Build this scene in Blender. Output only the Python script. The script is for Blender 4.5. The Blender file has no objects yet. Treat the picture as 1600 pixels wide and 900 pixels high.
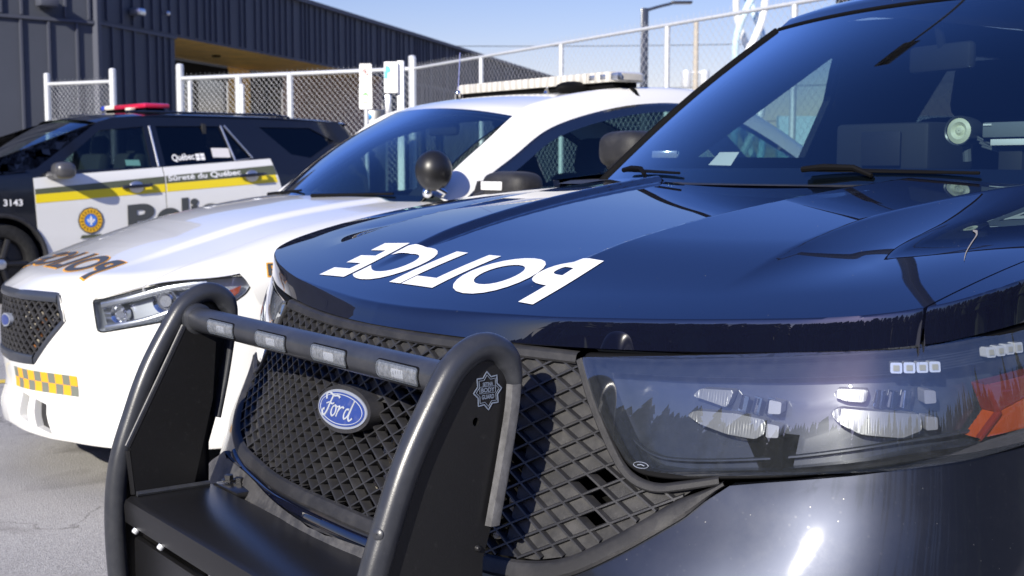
import math, random
import numpy as np

def hermite(xs, ys):
    """smooth curve through the points (finite-difference tangents)"""
    xs = np.asarray(xs, float); ys = np.asarray(ys, float)
    m = np.gradient(ys, xs)
    def f(x):
        x = np.asarray(x, float)
        xc = np.clip(x, xs[0], xs[-1])
        i = np.clip(np.searchsorted(xs, xc) - 1, 0, len(xs) - 2)
        h = xs[i+1] - xs[i]; t = (xc - xs[i]) / h
        return ((2*t**3-3*t**2+1)*ys[i] + (t**3-2*t**2+t)*h*m[i] +
                (-2*t**3+3*t**2)*ys[i+1] + (t**3-t**2)*h*m[i+1]) + (x-xc)*np.where(x > xs[-1], m[-1], m[0])
    return f

def sstep(a, b, x):
    t = np.clip((np.asarray(x, float)-a)/(b-a), 0, 1)
    return t*t*(3-2*t)

class Outline:
    """plan outline of a car front, half curve from the centre line, s = arc length, negative s mirrored"""
    def __init__(self, pts):
        p = np.array(pts, float)
        t = np.concatenate([[0], np.cumsum(np.hypot(*np.diff(p, axis=0).T))])
        fx, fy = hermite(t, p[:, 0]), hermite(t, p[:, 1])
        tt = np.linspace(0, t[-1], 1500)
        self.x, self.y = fx(tt), fy(tt)
        self.s = np.concatenate([[0], np.cumsum(np.hypot(np.diff(self.x), np.diff(self.y)))])
        dx, dy = np.gradient(self.x, self.s), np.gradient(self.y, self.s)
        l = np.hypot(dx, dy)
        self.nx, self.ny = dy/l, -dx/l
        k = np.ones(61)/61
        for a in ('nx', 'ny'):
            v = getattr(self, a); e = np.concatenate([np.full(30, v[0]) if a == 'ny' else -v[30:0:-1], v, np.full(30, v[-1])])
            setattr(self, a, np.convolve(e, k, 'valid'))
    def at(self, s):
        s = np.asarray(s, float); a = np.abs(s); sg = np.where(s < 0, -1., 1.)
        f = lambda v: np.interp(a, self.s, v)
        return f(self.x)*sg, f(self.y), f(self.nx)*sg, f(self.ny)
    def dist(self, X, Y):
        X = np.abs(np.asarray(X, float)); Y = np.asarray(Y, float)
        sh = X.shape; X = X.ravel(); Y = Y.ravel(); out = np.empty(len(X)); ss = np.empty(len(X))
        for i in range(0, len(X), 2000):
            d = np.hypot(X[i:i+2000, None]-self.x[None], Y[i:i+2000, None]-self.y[None])
            k = d.argmin(1); tx = np.gradient(self.x)[k]; ty = np.gradient(self.y)[k]; l = np.hypot(tx, ty)
            ex, ey = X[i:i+2000]-self.x[k], Y[i:i+2000]-self.y[k]
            out[i:i+2000] = np.maximum(0, (-ex*ty+ey*tx)/l); ss[i:i+2000] = self.s[k]+(ex*tx+ey*ty)/l
        return out.reshape(sh), ss.reshape(sh)

# ------------------------------------------------ dark utility vehicle in front: surfaces
OA = Outline([(0, -.078), (.1, -.074), (.2, -.062), (.3, -.043), (.4, -.019), (.5, .006), (.6, .034), (.7, .066),
              (.8, .105), (.9, .152), (.97, .20), (1.02, .265), (1.048, .35), (1.064, .47), (1.076, .70), (1.082, 1.0), (1.08, 1.5)])
_kA = hermite([0, .6, 1.0, 1.2, 1.5, 2.2], [.29, .29, .24, .18, .13, .10])
def fasA(s, z, off=0.):
    s = np.asarray(s, float); z = np.asarray(z, float)
    x, y, nx, ny = OA.at(s)
    bulge = .03*sstep(.74, .58, z)*sstep(.3, .7, np.abs(s))*(1-.9*sstep(.70, 1.15, np.abs(s)))
    d = _kA(np.abs(s))*(.905-z) + bulge + off
    return np.stack([x+nx*d, y+ny*d, z+0*s], -1)
crestA = hermite([-.12, -.05, .0, .1, .236, .4, .6, .8, 1.05, 1.3], [.935, .957, .974, 1.007, 1.047, 1.087, 1.125, 1.154, 1.182, 1.20])
_zfA = hermite([0, .2, .4, .6, .8, .97, 1.08, 1.2, 1.4, 1.7, 2.3], [.905, .906, .907, .914, .926, .94, .952, .97, 1.0, 1.04, 1.10])
_xbA = hermite([0, .2, .4, .6, .8, 1.2], [.672, .660, .636, .618, .624, .655])
def hoodA(X, Y):
    X = np.asarray(X, float); Y = np.asarray(Y, float); ax = np.abs(X)
    d, s = OA.dist(X, Y)
    XA = .262+.13*Y; w = .03
    XB = _xbA(np.clip(Y, 0, 1.2)); XC = XB+.165
    o = np.where(ax < XA-w, -.015-.004*(1-(ax/np.maximum(XA-w, .05))**2),
        np.where(ax < XA, -.015+.015*(ax-XA+w)/w,
        np.where(ax < XB, -.016*(ax-XA)/(XB-XA),
                 -.016-.027*(1-(1-np.clip((ax-XB)/(XC-XB), 0, 1))**1.9) - .020*np.clip((ax-XC), 0, 1))))
    o0 = -.012-.034*(ax/1.0)**2
    k = sstep(.10, .36, d)
    top = crestA(Y)+o*k+o0*(1-k)
    zf = _zfA(s)
    t = d/(.0040+.012*sstep(.50, .15, ax)); kk = .45
    h_ = np.clip(.5+.5*(1-t)/kk, 0, 1)
    lip = np.where(t > 1+kk, 1., 1+(t-1)*h_-kk*h_*(1-h_))
    return zf+(top-zf)*lip
import bpy, bmesh
from mathutils import Vector, Matrix
random.seed(7)
SC = bpy.context.scene
COL = SC.collection
R = math.radians

# ------------------------------------------------ materials
def mat(name):
    m = bpy.data.materials.new(name); m.use_nodes = True
    nt = m.node_tree; b = nt.nodes['Principled BSDF']
    return m, nt, b
def N(nt, t, **k):
    n = nt.nodes.new(t)
    for a, v in k.items():
        if a.startswith('_'): n.inputs[a[1:]].default_value = v
        else: setattr(n, a, v)
    return n
def L(nt, a, b): nt.links.new(a, b)
def ramp(nt, fac, stops):
    r = nt.nodes.new('ShaderNodeValToRGB'); e = r.color_ramp.elements
    while len(e) < len(stops): e.new(.5)
    for i, (p, c) in enumerate(stops):
        e[i].position = p; e[i].color = c if len(c) == 4 else (*c, 1)
    L(nt, fac, r.inputs[0]); return r
def pri(name, col, rough=.5, metal=0., coat=0., coatr=.03, spec=.5, bump=None, vary=None, dust=None, ior=1.5, specks=None):
    """principled surface; bump=(scale,strength), vary=(scale,amount), dust=(scale,threshold,colour)"""
    m, nt, b = mat(name)
    b.inputs['Base Color'].default_value = (*col, 1)
    b.inputs['Roughness'].default_value = rough
    b.inputs['Metallic'].default_value = metal
    b.inputs['Coat Weight'].default_value = coat
    b.inputs['Coat Roughness'].default_value = coatr
    b.inputs['Specular IOR Level'].default_value = spec
    b.inputs['IOR'].default_value = ior
    tc = N(nt, 'ShaderNodeTexCoord'); cs = None
    if vary:
        n = N(nt, 'ShaderNodeTexNoise', _Scale=vary[0], _Detail=6.)
        L(nt, tc.outputs['Object'], n.inputs['Vector'])
        lo = tuple(max(0, c*(1-vary[1])) for c in col); hi = tuple(c*(1+vary[1]) for c in col)
        r = ramp(nt, n.outputs['Fac'], [(.3, lo), (.7, hi)])
        L(nt, r.outputs[0], b.inputs['Base Color']); cs = r.outputs[0]
    if dust:
        n = N(nt, 'ShaderNodeTexNoise', _Scale=dust[0], _Detail=10., _Roughness=.7)
        L(nt, tc.outputs['Object'], n.inputs['Vector'])
        n2 = N(nt, 'ShaderNodeTexVoronoi', _Scale=dust[0]*9)
        L(nt, tc.outputs['Object'], n2.inputs['Vector'])
        r2 = ramp(nt, n2.outputs['Distance'], [(.05, (1, 1, 1)), (.16, (0, 0, 0))])
        r1 = ramp(nt, n.outputs['Fac'], [(dust[1], (0, 0, 0)), (min(1, dust[1]+.25), (1, 1, 1))])
        ad = N(nt, 'ShaderNodeMath', operation='MULTIPLY_ADD'); ad.inputs[1].default_value = .55
        L(nt, r1.outputs[0], ad.inputs[0])
        mu = N(nt, 'ShaderNodeMath', operation='MULTIPLY'); L(nt, r2.outputs[0], mu.inputs[0]); L(nt, n.outputs['Fac'], mu.inputs[1])
        L(nt, mu.outputs[0], ad.inputs[2])
        sc = N(nt, 'ShaderNodeMath', operation='MULTIPLY'); sc.inputs[1].default_value = dust[3] if len(dust) > 3 else .35
        L(nt, ad.outputs[0], sc.inputs[0])
        mx = N(nt, 'ShaderNodeMixRGB'); mx.inputs[2].default_value = (*dust[2], 1); mx.inputs[1].default_value = (*col, 1)
        if cs: L(nt, cs, mx.inputs[1])
        L(nt, sc.outputs[0], mx.inputs[0]); L(nt, mx.outputs[0], b.inputs['Base Color'])
        if coat:
            iv = N(nt, 'ShaderNodeMath', operation='MULTIPLY_ADD'); iv.inputs[1].default_value = .35; iv.inputs[2].default_value = coatr
            L(nt, sc.outputs[0], iv.inputs[0]); L(nt, iv.outputs[0], b.inputs['Coat Roughness'])
    if specks:      # scattered grit: (cells per metre, share of cells, grain radius)
        v = N(nt, 'ShaderNodeTexVoronoi', _Scale=specks[0]); L(nt, tc.outputs['Object'], v.inputs['Vector'])
        sx = N(nt, 'ShaderNodeSeparateColor'); L(nt, v.outputs['Color'], sx.inputs[0])
        c1 = N(nt, 'ShaderNodeMath', operation='LESS_THAN'); L(nt, sx.outputs[0], c1.inputs[0]); c1.inputs[1].default_value = specks[1]
        r_ = N(nt, 'ShaderNodeMath', operation='MULTIPLY'); L(nt, sx.outputs[1], r_.inputs[0]); r_.inputs[1].default_value = specks[2]
        c2 = N(nt, 'ShaderNodeMath', operation='LESS_THAN'); L(nt, v.outputs['Distance'], c2.inputs[0]); L(nt, r_.outputs[0], c2.inputs[1])
        m_ = N(nt, 'ShaderNodeMath', operation='MULTIPLY'); L(nt, c1.outputs[0], m_.inputs[0]); L(nt, c2.outputs[0], m_.inputs[1])
        mx2 = N(nt, 'ShaderNodeMixRGB'); mx2.inputs[2].default_value = (.16, .16, .155, 1); L(nt, m_.outputs[0], mx2.inputs[0])
        src = b.inputs['Base Color'].links
        if src: L(nt, src[0].from_socket, mx2.inputs[1])
        else: mx2.inputs[1].default_value = (*col, 1)
        L(nt, mx2.outputs[0], b.inputs['Base Color'])
        iv = N(nt, 'ShaderNodeMath', operation='SUBTRACT'); iv.inputs[0].default_value = coat; L(nt, m_.outputs[0], iv.inputs[1]); L(nt, iv.outputs[0], b.inputs['Coat Weight'])
    if bump:
        n = N(nt, 'ShaderNodeTexNoise', _Scale=bump[0], _Detail=4.)
        L(nt, tc.outputs['Object'], n.inputs['Vector'])
        bp = N(nt, 'ShaderNodeBump'); bp.inputs['Strength'].default_value = bump[1]; bp.inputs['Distance'].default_value = .002
        L(nt, n.outputs['Fac'], bp.inputs['Height']); L(nt, bp.outputs[0], b.inputs['Normal'])
    return m
def glass(name, tint=(.8, .9, .92), gain=1.0, haze=None, rough=0.):
    """a thin pane: tinted see-through with a mirror share that rises at grazing angles"""
    m, nt, b = mat(name); nt.nodes.remove(b)
    out = nt.nodes['Material Output']
    g = N(nt, 'ShaderNodeNewGeometry')
    d = N(nt, 'ShaderNodeVectorMath', operation='DOT_PRODUCT'); L(nt, g.outputs['Normal'], d.inputs[0]); L(nt, g.outputs['Incoming'], d.inputs[1])
    a = N(nt, 'ShaderNodeMath', operation='ABSOLUTE'); L(nt, d.outputs['Value'], a.inputs[0])
    o = N(nt, 'ShaderNodeMath', operation='SUBTRACT'); o.inputs[0].default_value = 1; L(nt, a.outputs[0], o.inputs[1])
    p = N(nt, 'ShaderNodeMath', operation='POWER'); L(nt, o.outputs[0], p.inputs[0]); p.inputs[1].default_value = 5
    s = N(nt, 'ShaderNodeMath', operation='MULTIPLY_ADD', use_clamp=True); L(nt, p.outputs[0], s.inputs[0]); s.inputs[1].default_value = .92*gain; s.inputs[2].default_value = .075*gain
    t = N(nt, 'ShaderNodeBsdfTransparent'); t.inputs[0].default_value = (*tint, 1)
    gl = N(nt, 'ShaderNodeBsdfGlossy'); gl.inputs['Roughness'].default_value = rough
    mx = N(nt, 'ShaderNodeMixShader'); L(nt, s.outputs[0], mx.inputs[0]); L(nt, t.outputs[0], mx.inputs[1]); L(nt, gl.outputs[0], mx.inputs[2])
    last = mx.outputs[0]
    if haze:
        tc = N(nt, 'ShaderNodeTexCoord')
        n = N(nt, 'ShaderNodeTexNoise', _Scale=haze[0], _Detail=10., _Roughness=.75); L(nt, tc.outputs['Object'], n.inputs['Vector'])
        r = ramp(nt, n.outputs['Fac'], [(.25, (haze[1]*.25,)*3), (.55, (haze[1]*.55,)*3), (.78, (haze[1],)*3)])
        df = N(nt, 'ShaderNodeBsdfDiffuse'); df.inputs[0].default_value = (.42, .47, .55, 1)
        m2 = N(nt, 'ShaderNodeMixShader'); L(nt, r.outputs[0], m2.inputs[0]); L(nt, last, m2.inputs[1]); L(nt, df.outputs[0], m2.inputs[2]); last = m2.outputs[0]
    L(nt, last, out.inputs['Surface'])
    return m

M = {}
M['navy'] = pri('navy_clearcoat', (.004, .005, .013), rough=.5, metal=.0, coat=1., coatr=.008, spec=.0, dust=(14, .62, (.12, .12, .12), .04), specks=(90, .07, .10))
M['navy'].node_tree.nodes['Principled BSDF'].inputs['Coat IOR'].default_value = 2.05
M['navy_bumper'] = pri('navy_metallic_dusty', (.021, .025, .038), rough=.40, metal=.8, coat=.7, coatr=.05, dust=(7, .45, (.13, .13, .13), .16), specks=(110, .22, .12))
M['black_plastic'] = pri('grained_black_plastic', (.017, .017, .019), rough=.55, spec=.4, bump=(900, .35), dust=(16, .45, (.2, .19, .18), .2))
M['grille'] = pri('grille_plastic', (.018, .018, .020), rough=.42, spec=.5, bump=(1200, .2), dust=(18, .5, (.22, .21, .2), .16))
M['grille_panel'] = pri('grille_panel_plastic', (.022, .022, .024), rough=.6, spec=.35, bump=(700, .6), dust=(20, .42, (.3, .29, .28), .22))
M['powder'] = pri('black_powder_coat', (.026, .028, .034), rough=.30, spec=.5, bump=(500, .08), dust=(12, .45, (.2, .2, .2), .16))
M['plate'] = pri('black_steel_plate', (.010, .010, .011), rough=.30, spec=.35, bump=(300, .1), dust=(60, .60, (.25, .25, .25), .16))
M['plate_edge'] = pri('pale_plate_edge', (.10, .10, .105), rough=.45, spec=.4, bump=(400, .3), vary=(60, .3))
M['dark'] = pri('dark_void', (.003, .003, .003), rough=.9, spec=.1)
M['rubber'] = pri('tyre_rubber', (.016, .016, .016), rough=.75, spec=.3, vary=(30, .4))
M['gap'] = pri('rubber_seal', (.0045, .0045, .005), rough=.6, spec=.08)
M['white'] = pri('white_paint', (.70, .70, .68), rough=.35, coat=1., coatr=.02, dust=(6, .5, (.5, .48, .45), .1))
M['blackpaint'] = pri('black_clearcoat', (.005, .006, .010), rough=.4, coat=1., coatr=.07, spec=.3)
M['glass'] = glass('windscreen_glass', (.60, .72, .73), 2.6)
M['side_glass'] = glass('side_glass', (.50, .66, .64), 1.0)
M['dark_glass'] = glass('privacy_glass', (.06, .07, .08), .8)
M['lens'] = glass('clear_lens', (.90, .93, .97), 2.0, haze=(60, .05))
M['frit'] = pri('black_frit_glass', (.006, .007, .010), rough=.3, coat=1., coatr=.0)
M['chrome'] = pri('chrome', (.75, .75, .76), rough=.06, metal=1.)
M['satin'] = pri('satin_silver', (.55, .56, .58), rough=.3, metal=.9)
M['steel'] = pri('galvanised_steel', (.62, .64, .66), rough=.45, metal=.35, vary=(40, .12))
M['wire'] = pri('galvanised_wire', (.5, .51, .53), rough=.5, metal=.4)
M['housing'] = pri('lamp_housing', (.022, .026, .036), rough=.25, coat=.6, coatr=.05)
M['bezel'] = pri('lamp_bezel', (.02, .024, .035), rough=.22, coat=.5, coatr=.1)
M['reflector'] = pri('ribbed_lamp_optic', (.17, .17, .165), rough=.32, metal=.35)
M['led'] = pri('led_clear', (.7, .72, .74), rough=.15, metal=.5, coat=1.)
M['amber'] = pri('amber_lens', (.30, .05, .006), rough=.25, coat=1., coatr=.03)
M['dash'] = pri('dashboard_grey', (.018, .019, .021), rough=.7)
M['seat'] = pri('seat_fabric', (.014, .015, .018), rough=.85)
M['headliner'] = pri('cabin_lining', (.010, .010, .012), rough=.9)
M['decal_white'] = pri('white_vinyl', (.80, .80, .79), rough=.45, vary=(200, .03))
M['decal_grey'] = pri('dark_grey_vinyl', (.055, .06, .062), rough=.45)
M['decal_orange'] = pri('orange_vinyl', (.80, .36, .02), rough=.45)
M['olive'] = pri('olive_vinyl', (.085, .095, .055), rough=.4, coat=.4)
M['yellow'] = pri('yellow_vinyl', (.80, .62, .01), rough=.4, coat=.4)
M['blue'] = pri('badge_blue', (.012, .035, .20), rough=.3, coat=.5, dust=(60, .5, (.3, .3, .32), .3))
M['badge_rim'] = pri('badge_rim_grey', (.30, .33, .40), rough=.35, metal=.3, dust=(60, .4, (.3, .3, .3), .3))
M['emblem_grey'] = pri('emblem_grey_blue', (.14, .17, .23), rough=.5)
M['cream'] = pri('cream_plastic', (.62, .58, .50), rough=.6)
M['red_lens'] = pri('red_lens', (.50, .01, .05), rough=.15, coat=1.)
M['blue_lens'] = pri('blue_lens', (.03, .06, .40), rough=.15, coat=1.)
M['bulb'] = pri('lamp_face_cream', (.68, .68, .50), rough=.4, coat=.6)
M['paper'] = pri('white_paper', (.75, .76, .74), rough=.8)
M['rim'] = pri('dark_steel_rim', (.03, .03, .033), rough=.4, metal=.6)
def bar_lens():
    m, nt, b = mat('weathered_lightbar_lens')
    tc = N(nt, 'ShaderNodeTexCoord')
    w = N(nt, 'ShaderNodeTexWave', wave_type='BANDS', bands_direction='X', _Scale=6., _Distortion=3.)
    w.inputs['Detail Scale'].default_value = 1.2
    L(nt, tc.outputs['Object'], w.inputs['Vector'])
    r = ramp(nt, w.outputs['Fac'], [(.1, (.40, .38, .34)), (.6, (.52, .50, .44)), (1., (.60, .57, .51))])
    L(nt, r.outputs[0], b.inputs['Base Color']); b.inputs['Roughness'].default_value = .4
    b.inputs['Coat Weight'].default_value = .4
    return m
M['bar_lens'] = bar_lens()

# ------------------------------------------------ mesh helpers
class MB:
    """collects geometry, then links it as ONE mesh object"""
    def __init__(s): s.v = []; s.f = []; s.m = []; s.k = 0; s.raw = False; s.n = {}
    def add(s, verts, faces):
        b = len(s.v); s.v += [tuple(float(c) for c in p) for p in verts]
        for f in faces: s.f.append([b+i for i in f]); s.m.append(s.k)
        return s
    def grid(s, P):
        P = np.asarray(P, float); a, b = P.shape[:2]
        s.add(P.reshape(-1, 3), [(i*b+j, i*b+j+1, (i+1)*b+j+1, (i+1)*b+j) for i in range(a-1) for j in range(b-1)]); return s
    def quad(s, *p): return s.add(p, [tuple(range(len(p)))])
    def box(s, c, d, rot=None, bev=0.):
        bm = bmesh.new(); bmesh.ops.create_cube(bm, size=1)
        for v in bm.verts: v.co = Vector((v.co.x*d[0], v.co.y*d[1], v.co.z*d[2]))
        if bev: bmesh.ops.bevel(bm, geom=bm.edges[:], offset=min(bev, min(d)*.45), segments=2, affect='EDGES', profile=.5)
        if rot is not None: bmesh.ops.transform(bm, matrix=rot.to_4x4() if hasattr(rot, 'to_4x4') else rot, verts=bm.verts)
        bmesh.ops.translate(bm, vec=Vector(c), verts=bm.verts)
        return s.bm(bm)
    def bm(s, bm):
        bm.verts.index_update(); s.add([v.co for v in bm.verts], [[v.index for v in f.verts] for f in bm.faces]); bm.free(); return s
    def tube(s, path, r, n=16, caps=True, flat=None):
        """sweep along a path; r scalar or list; flat(i)->(ra, rb, axis) for oval sections"""
        P = [Vector(p) for p in path]; k = len(P)
        rr = [r]*k if not hasattr(r, '__len__') else list(r)
        T = [(P[min(i+1, k-1)]-P[max(i-1, 0)]).normalized() for i in range(k)]
        u = T[0].orthogonal().normalized(); rings = []
        for i in range(k):
            if i: u = (u-T[i]*u.dot(T[i])).normalized()
            w = T[i].cross(u)
            if flat:
                ra, rb, ax = flat(i); a = (Vector(ax)-T[i]*Vector(ax).dot(T[i])).normalized(); b = T[i].cross(a)
                rings.append([P[i]+a*math.cos(2*math.pi*j/n)*ra+b*math.sin(2*math.pi*j/n)*rb for j in range(n)])
            else:
                rings.append([P[i]+(u*math.cos(2*math.pi*j/n)+w*math.sin(2*math.pi*j/n))*rr[i] for j in range(n)])
        b = len(s.v)
        s.add([p for q in rings for p in q], [(i*n+j, i*n+(j+1) % n, (i+1)*n+(j+1) % n, (i+1)*n+j) for i in range(k-1) for j in range(n)])
        if caps:
            s.add(rings[0], [tuple(range(n))[::-1]]); s.add(rings[-1], [tuple(range(n))])
        return s
    def lathe(s, prof, o, axis, n=32, up=(0, 0, 1)):
        """prof: (r, h) pairs, h along axis"""
        a = Vector(axis).normalized(); u = a.orthogonal().normalized(); w = a.cross(u); o = Vector(o)
        k = len(prof)
        V = [o+a*h+(u*math.cos(2*math.pi*j/n)+w*math.sin(2*math.pi*j/n))*r for r, h in prof for j in range(n)]
        return s.add(V, [(i*n+j, i*n+(j+1) % n, (i+1)*n+(j+1) % n, (i+1)*n+j) for i in range(k-1) for j in range(n)])
    def ball(s, c, r, n=24):
        rx = r if hasattr(r, '__len__') else (r, r, r)
        P = [[(c[0]+rx[0]*math.sin(a)*math.cos(b), c[1]+rx[1]*math.sin(a)*math.sin(b), c[2]+rx[2]*math.cos(a))
              for b in np.linspace(0, 2*math.pi, n+1)] for a in np.linspace(.001, math.pi-.001, n//2+1)]
        return s.grid(P)
    def pod(s, c, r, e=.55, n=28, rot=None):
        """rounded box-like shell"""
        q = lambda v: np.sign(v)*np.abs(v)**e
        A_, B_ = np.meshgrid(np.linspace(-math.pi/2+.002, math.pi/2-.002, n//2+1), np.linspace(0, 2*math.pi, n+1), indexing='ij')
        P = np.stack([r[0]*q(np.cos(A_))*q(np.cos(B_)), r[1]*q(np.cos(A_))*q(np.sin(B_)), r[2]*q(np.sin(A_))], -1)
        if rot: P = np.stack([P[..., 0]*math.cos(rot)-P[..., 1]*math.sin(rot), P[..., 0]*math.sin(rot)+P[..., 1]*math.cos(rot), P[..., 2]], -1)
        return s.grid(P+np.array(c))
    def region(s, poly, fn, step=.02, thick=0., holes=(), zstep=None):
        """fill a 2D polygon (minus holes), cut it finely and lay it on the surface fn(x, y, off)"""
        s.raw = True      # winding is already even here, so it is kept as laid
        bm = bmesh.new(); vs = [bm.verts.new((p[0], p[1], 0)) for p in poly]
        f = bm.faces.new(vs); bmesh.ops.triangulate(bm, faces=[f], ngon_method='EAR_CLIP')
        cut = lambda p, n: bmesh.ops.bisect_plane(bm, geom=bm.verts[:]+bm.edges[:]+bm.faces[:], dist=1e-6, plane_co=(p[0], p[1], 0), plane_no=(n[0], n[1], 0))
        xs = [p[0] for p in poly]; ys = [p[1] for p in poly]
        for h in holes:
            for i in range(len(h)):
                a, b = h[i], h[(i+1) % len(h)]
                e = (b[0]-a[0], b[1]-a[1])
                if math.hypot(*e) > 1e-6: cut(a, (-e[1], e[0]))
            kill = [q for q in bm.faces if inside(q.calc_center_median()[:2], h)]
            bmesh.ops.delete(bm, geom=kill, context='FACES')
        v = math.floor(min(xs)/step)*step+step
        while v < max(xs): cut((v+1e-5, 0), (1, 0)); v += step
        zs = zstep or step
        v = math.floor(min(ys)/zs)*zs+zs
        while v < max(ys): cut((0, v+1e-5), (0, 1)); v += zs
        bmesh.ops.remove_doubles(bm, verts=bm.verts[:], dist=1e-6)
        bm.verts.index_update()
        C = np.array([v.co[:2] for v in bm.verts]); 
        if not len(C): bm.free(); return s
        F = fn(C[:, 0], C[:, 1], 0.)
        h_ = 4e-4      # shading normals straight from the surface function
        dn = np.cross(fn(C[:, 0]+h_, C[:, 1], 0.)-fn(C[:, 0]-h_, C[:, 1], 0.), fn(C[:, 0], C[:, 1]+h_, 0.)-fn(C[:, 0], C[:, 1]-h_, 0.))
        dn = dn/(np.linalg.norm(dn, axis=1)[:, None]+1e-15)*(1 if sum(xs[i-1]*ys[i]-xs[i]*ys[i-1] for i in range(len(xs))) > 0 else -1)
        b0 = len(s.v)
        for i in range(len(C)): s.n[b0+i] = tuple(dn[i])
        s.add(F, [[v.index for v in q.verts] for q in bm.faces])
        if thick:
            B = fn(C[:, 0], C[:, 1], -thick)
            for e in bm.edges:
                if len(e.link_faces) == 1:
                    a, b = e.verts[0].index, e.verts[1].index
                    s.add([F[a], F[b], B[b], B[a]], [(0, 1, 2, 3)])
        bm.free(); return s
    def ribbon(s, path, fn, w, h, closed=False, base=0.):
        if hasattr(w, '__len__'): w = np.asarray(w)
        """raised moulding along a 2D path on the surface fn"""
        P = np.array(path, float); k = len(P)
        if closed: T = np.roll(P, -1, 0)-np.roll(P, 1, 0)
        else: T = np.gradient(P, axis=0)
        T /= np.linalg.norm(T, axis=1)[:, None]+1e-9; Nn = np.stack([-T[:, 1], T[:, 0]], 1)
        prof = [(-.5, 0), (-.42, .7), (-.25, 1), (.25, 1), (.42, .7), (.5, 0)]
        G = np.stack([fn(P[:, 0]+Nn[:, 0]*a*w, P[:, 1]+Nn[:, 1]*a*w, base+b*h) for a, b in prof], 1)
        if closed: G = np.concatenate([G, G[:1]], 0)
        return s.grid(G)
    def build(s, name, mats, parent=None, smooth=True, angle=35, label=None, **props):
        me = bpy.data.meshes.new(name); me.from_pydata(s.v, [], s.f); me.validate(); me.update()
        for m in (mats if isinstance(mats, (list, tuple)) else [mats]): me.materials.append(M[m] if isinstance(m, str) else m)
        if any(s.m) and len(s.m) == len(me.polygons): me.polygons.foreach_set('material_index', s.m)
        if not s.raw:
            bm = bmesh.new(); bm.from_mesh(me); bmesh.ops.remove_doubles(bm, verts=bm.verts[:], dist=1e-6)
            bmesh.ops.recalc_face_normals(bm, faces=bm.faces[:]); bm.to_mesh(me); bm.free()
        if smooth:
            me.polygons.foreach_set('use_smooth', [True]*len(me.polygons))
            me.set_sharp_from_angle(angle=R(angle))
            if s.n and s.raw and angle == 35: me.normals_split_custom_set_from_vertices([s.n.get(i, (0, 0, 0)) for i in range(len(s.v))])
        o = bpy.data.objects.new(name, me); COL.objects.link(o)
        if parent: o.parent = parent
        if label: o['label'] = label
        for k, v in props.items(): o[k] = v
        return o
def inside(p, poly):
    c = False; j = len(poly)-1
    for i in range(len(poly)):
        (a, b), (d, e) = poly[i], poly[j]
        if (b > p[1]) != (e > p[1]) and p[0] < (d-a)*(p[1]-b)/(e-b)+a: c = not c
        j = i
    return c
def cr(pts, n=8, closed=False):
    """smooth path through points"""
    P = np.array(pts, float); k = len(P); out = []
    rng = range(k if closed else k-1)
    for i in rng:
        p0, p1, p2, p3 = (P[(i+j) % k] if closed else P[min(max(i+j, 0), k-1)] for j in (-1, 0, 1, 2))
        for t in np.linspace(0, 1, n, endpoint=False):
            out.append(.5*((2*p1)+(-p0+p2)*t+(2*p0-5*p1+4*p2-p3)*t*t+(-p0+3*p1-3*p2+p3)*t**3))
    if not closed: out.append(P[-1])
    return np.array(out)
def rnd(poly, r, n=5):
    """round the corners of a polygon"""
    P = [np.array(p, float) for p in poly]; k = len(P); out = []
    rr = r if hasattr(r, '__len__') else [r]*k
    for i in range(k):
        a, b, c = P[i-1], P[i], P[(i+1) % k]; d1 = np.linalg.norm(a-b); d2 = np.linalg.norm(c-b)
        q = min(rr[i], d1*.45, d2*.45); s, e = b+(a-b)/d1*q, b+(c-b)/d2*q
        for t in np.linspace(0, 1, n): out.append(tuple((1-t)**2*s+2*t*(1-t)*b+t*t*e))
    return out
def dens(path, step=.02, closed=True):
    out = []; k = len(path)
    for i in range(k if closed else k-1):
        a = np.array(path[i], float); b = np.array(path[(i+1) % k], float); n = max(1, int(np.linalg.norm(b-a)/step))
        out += [tuple(a+(b-a)*j/n) for j in range(n)]
    if not closed: out.append(tuple(path[-1]))
    return out
def thing(name, loc, rz, label, cat, group=None):
    o = bpy.data.objects.new(name, None); COL.objects.link(o); o.location = loc; o.rotation_euler = (0, 0, rz)
    o.empty_display_size = .3; o['label'] = label; o['category'] = cat
    if group: o['group'] = group
    return o
def tag(o, label, cat, group=None):
    o['label'] = label; o['category'] = cat
    if group: o['group'] = group
    return o
_fonts = {}
def text2d(txt, bold=.0, shear=0., spacing=1.):
    """letters as flat triangles in 2D, scaled to height 1 (caps), starting at x=0: list of (verts, faces), width"""
    cu = bpy.data.curves.new('t', 'FONT'); cu.body = txt; cu.size = 1; cu.offset = bold; cu.shear = shear; cu.space_character = spacing
    cu.resolution_u = 6
    o = bpy.data.objects.new('t', cu); COL.objects.link(o)
    dg = bpy.context.evaluated_depsgraph_get(); me = o.evaluated_get(dg).to_mesh()
    v = np.array([x.co[:2] for x in me.vertices]); f = [list(p.vertices) for p in me.polygons]
    o.evaluated_get(dg).to_mesh_clear(); bpy.data.objects.remove(o); bpy.data.curves.remove(cu)
    return v, f
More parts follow.
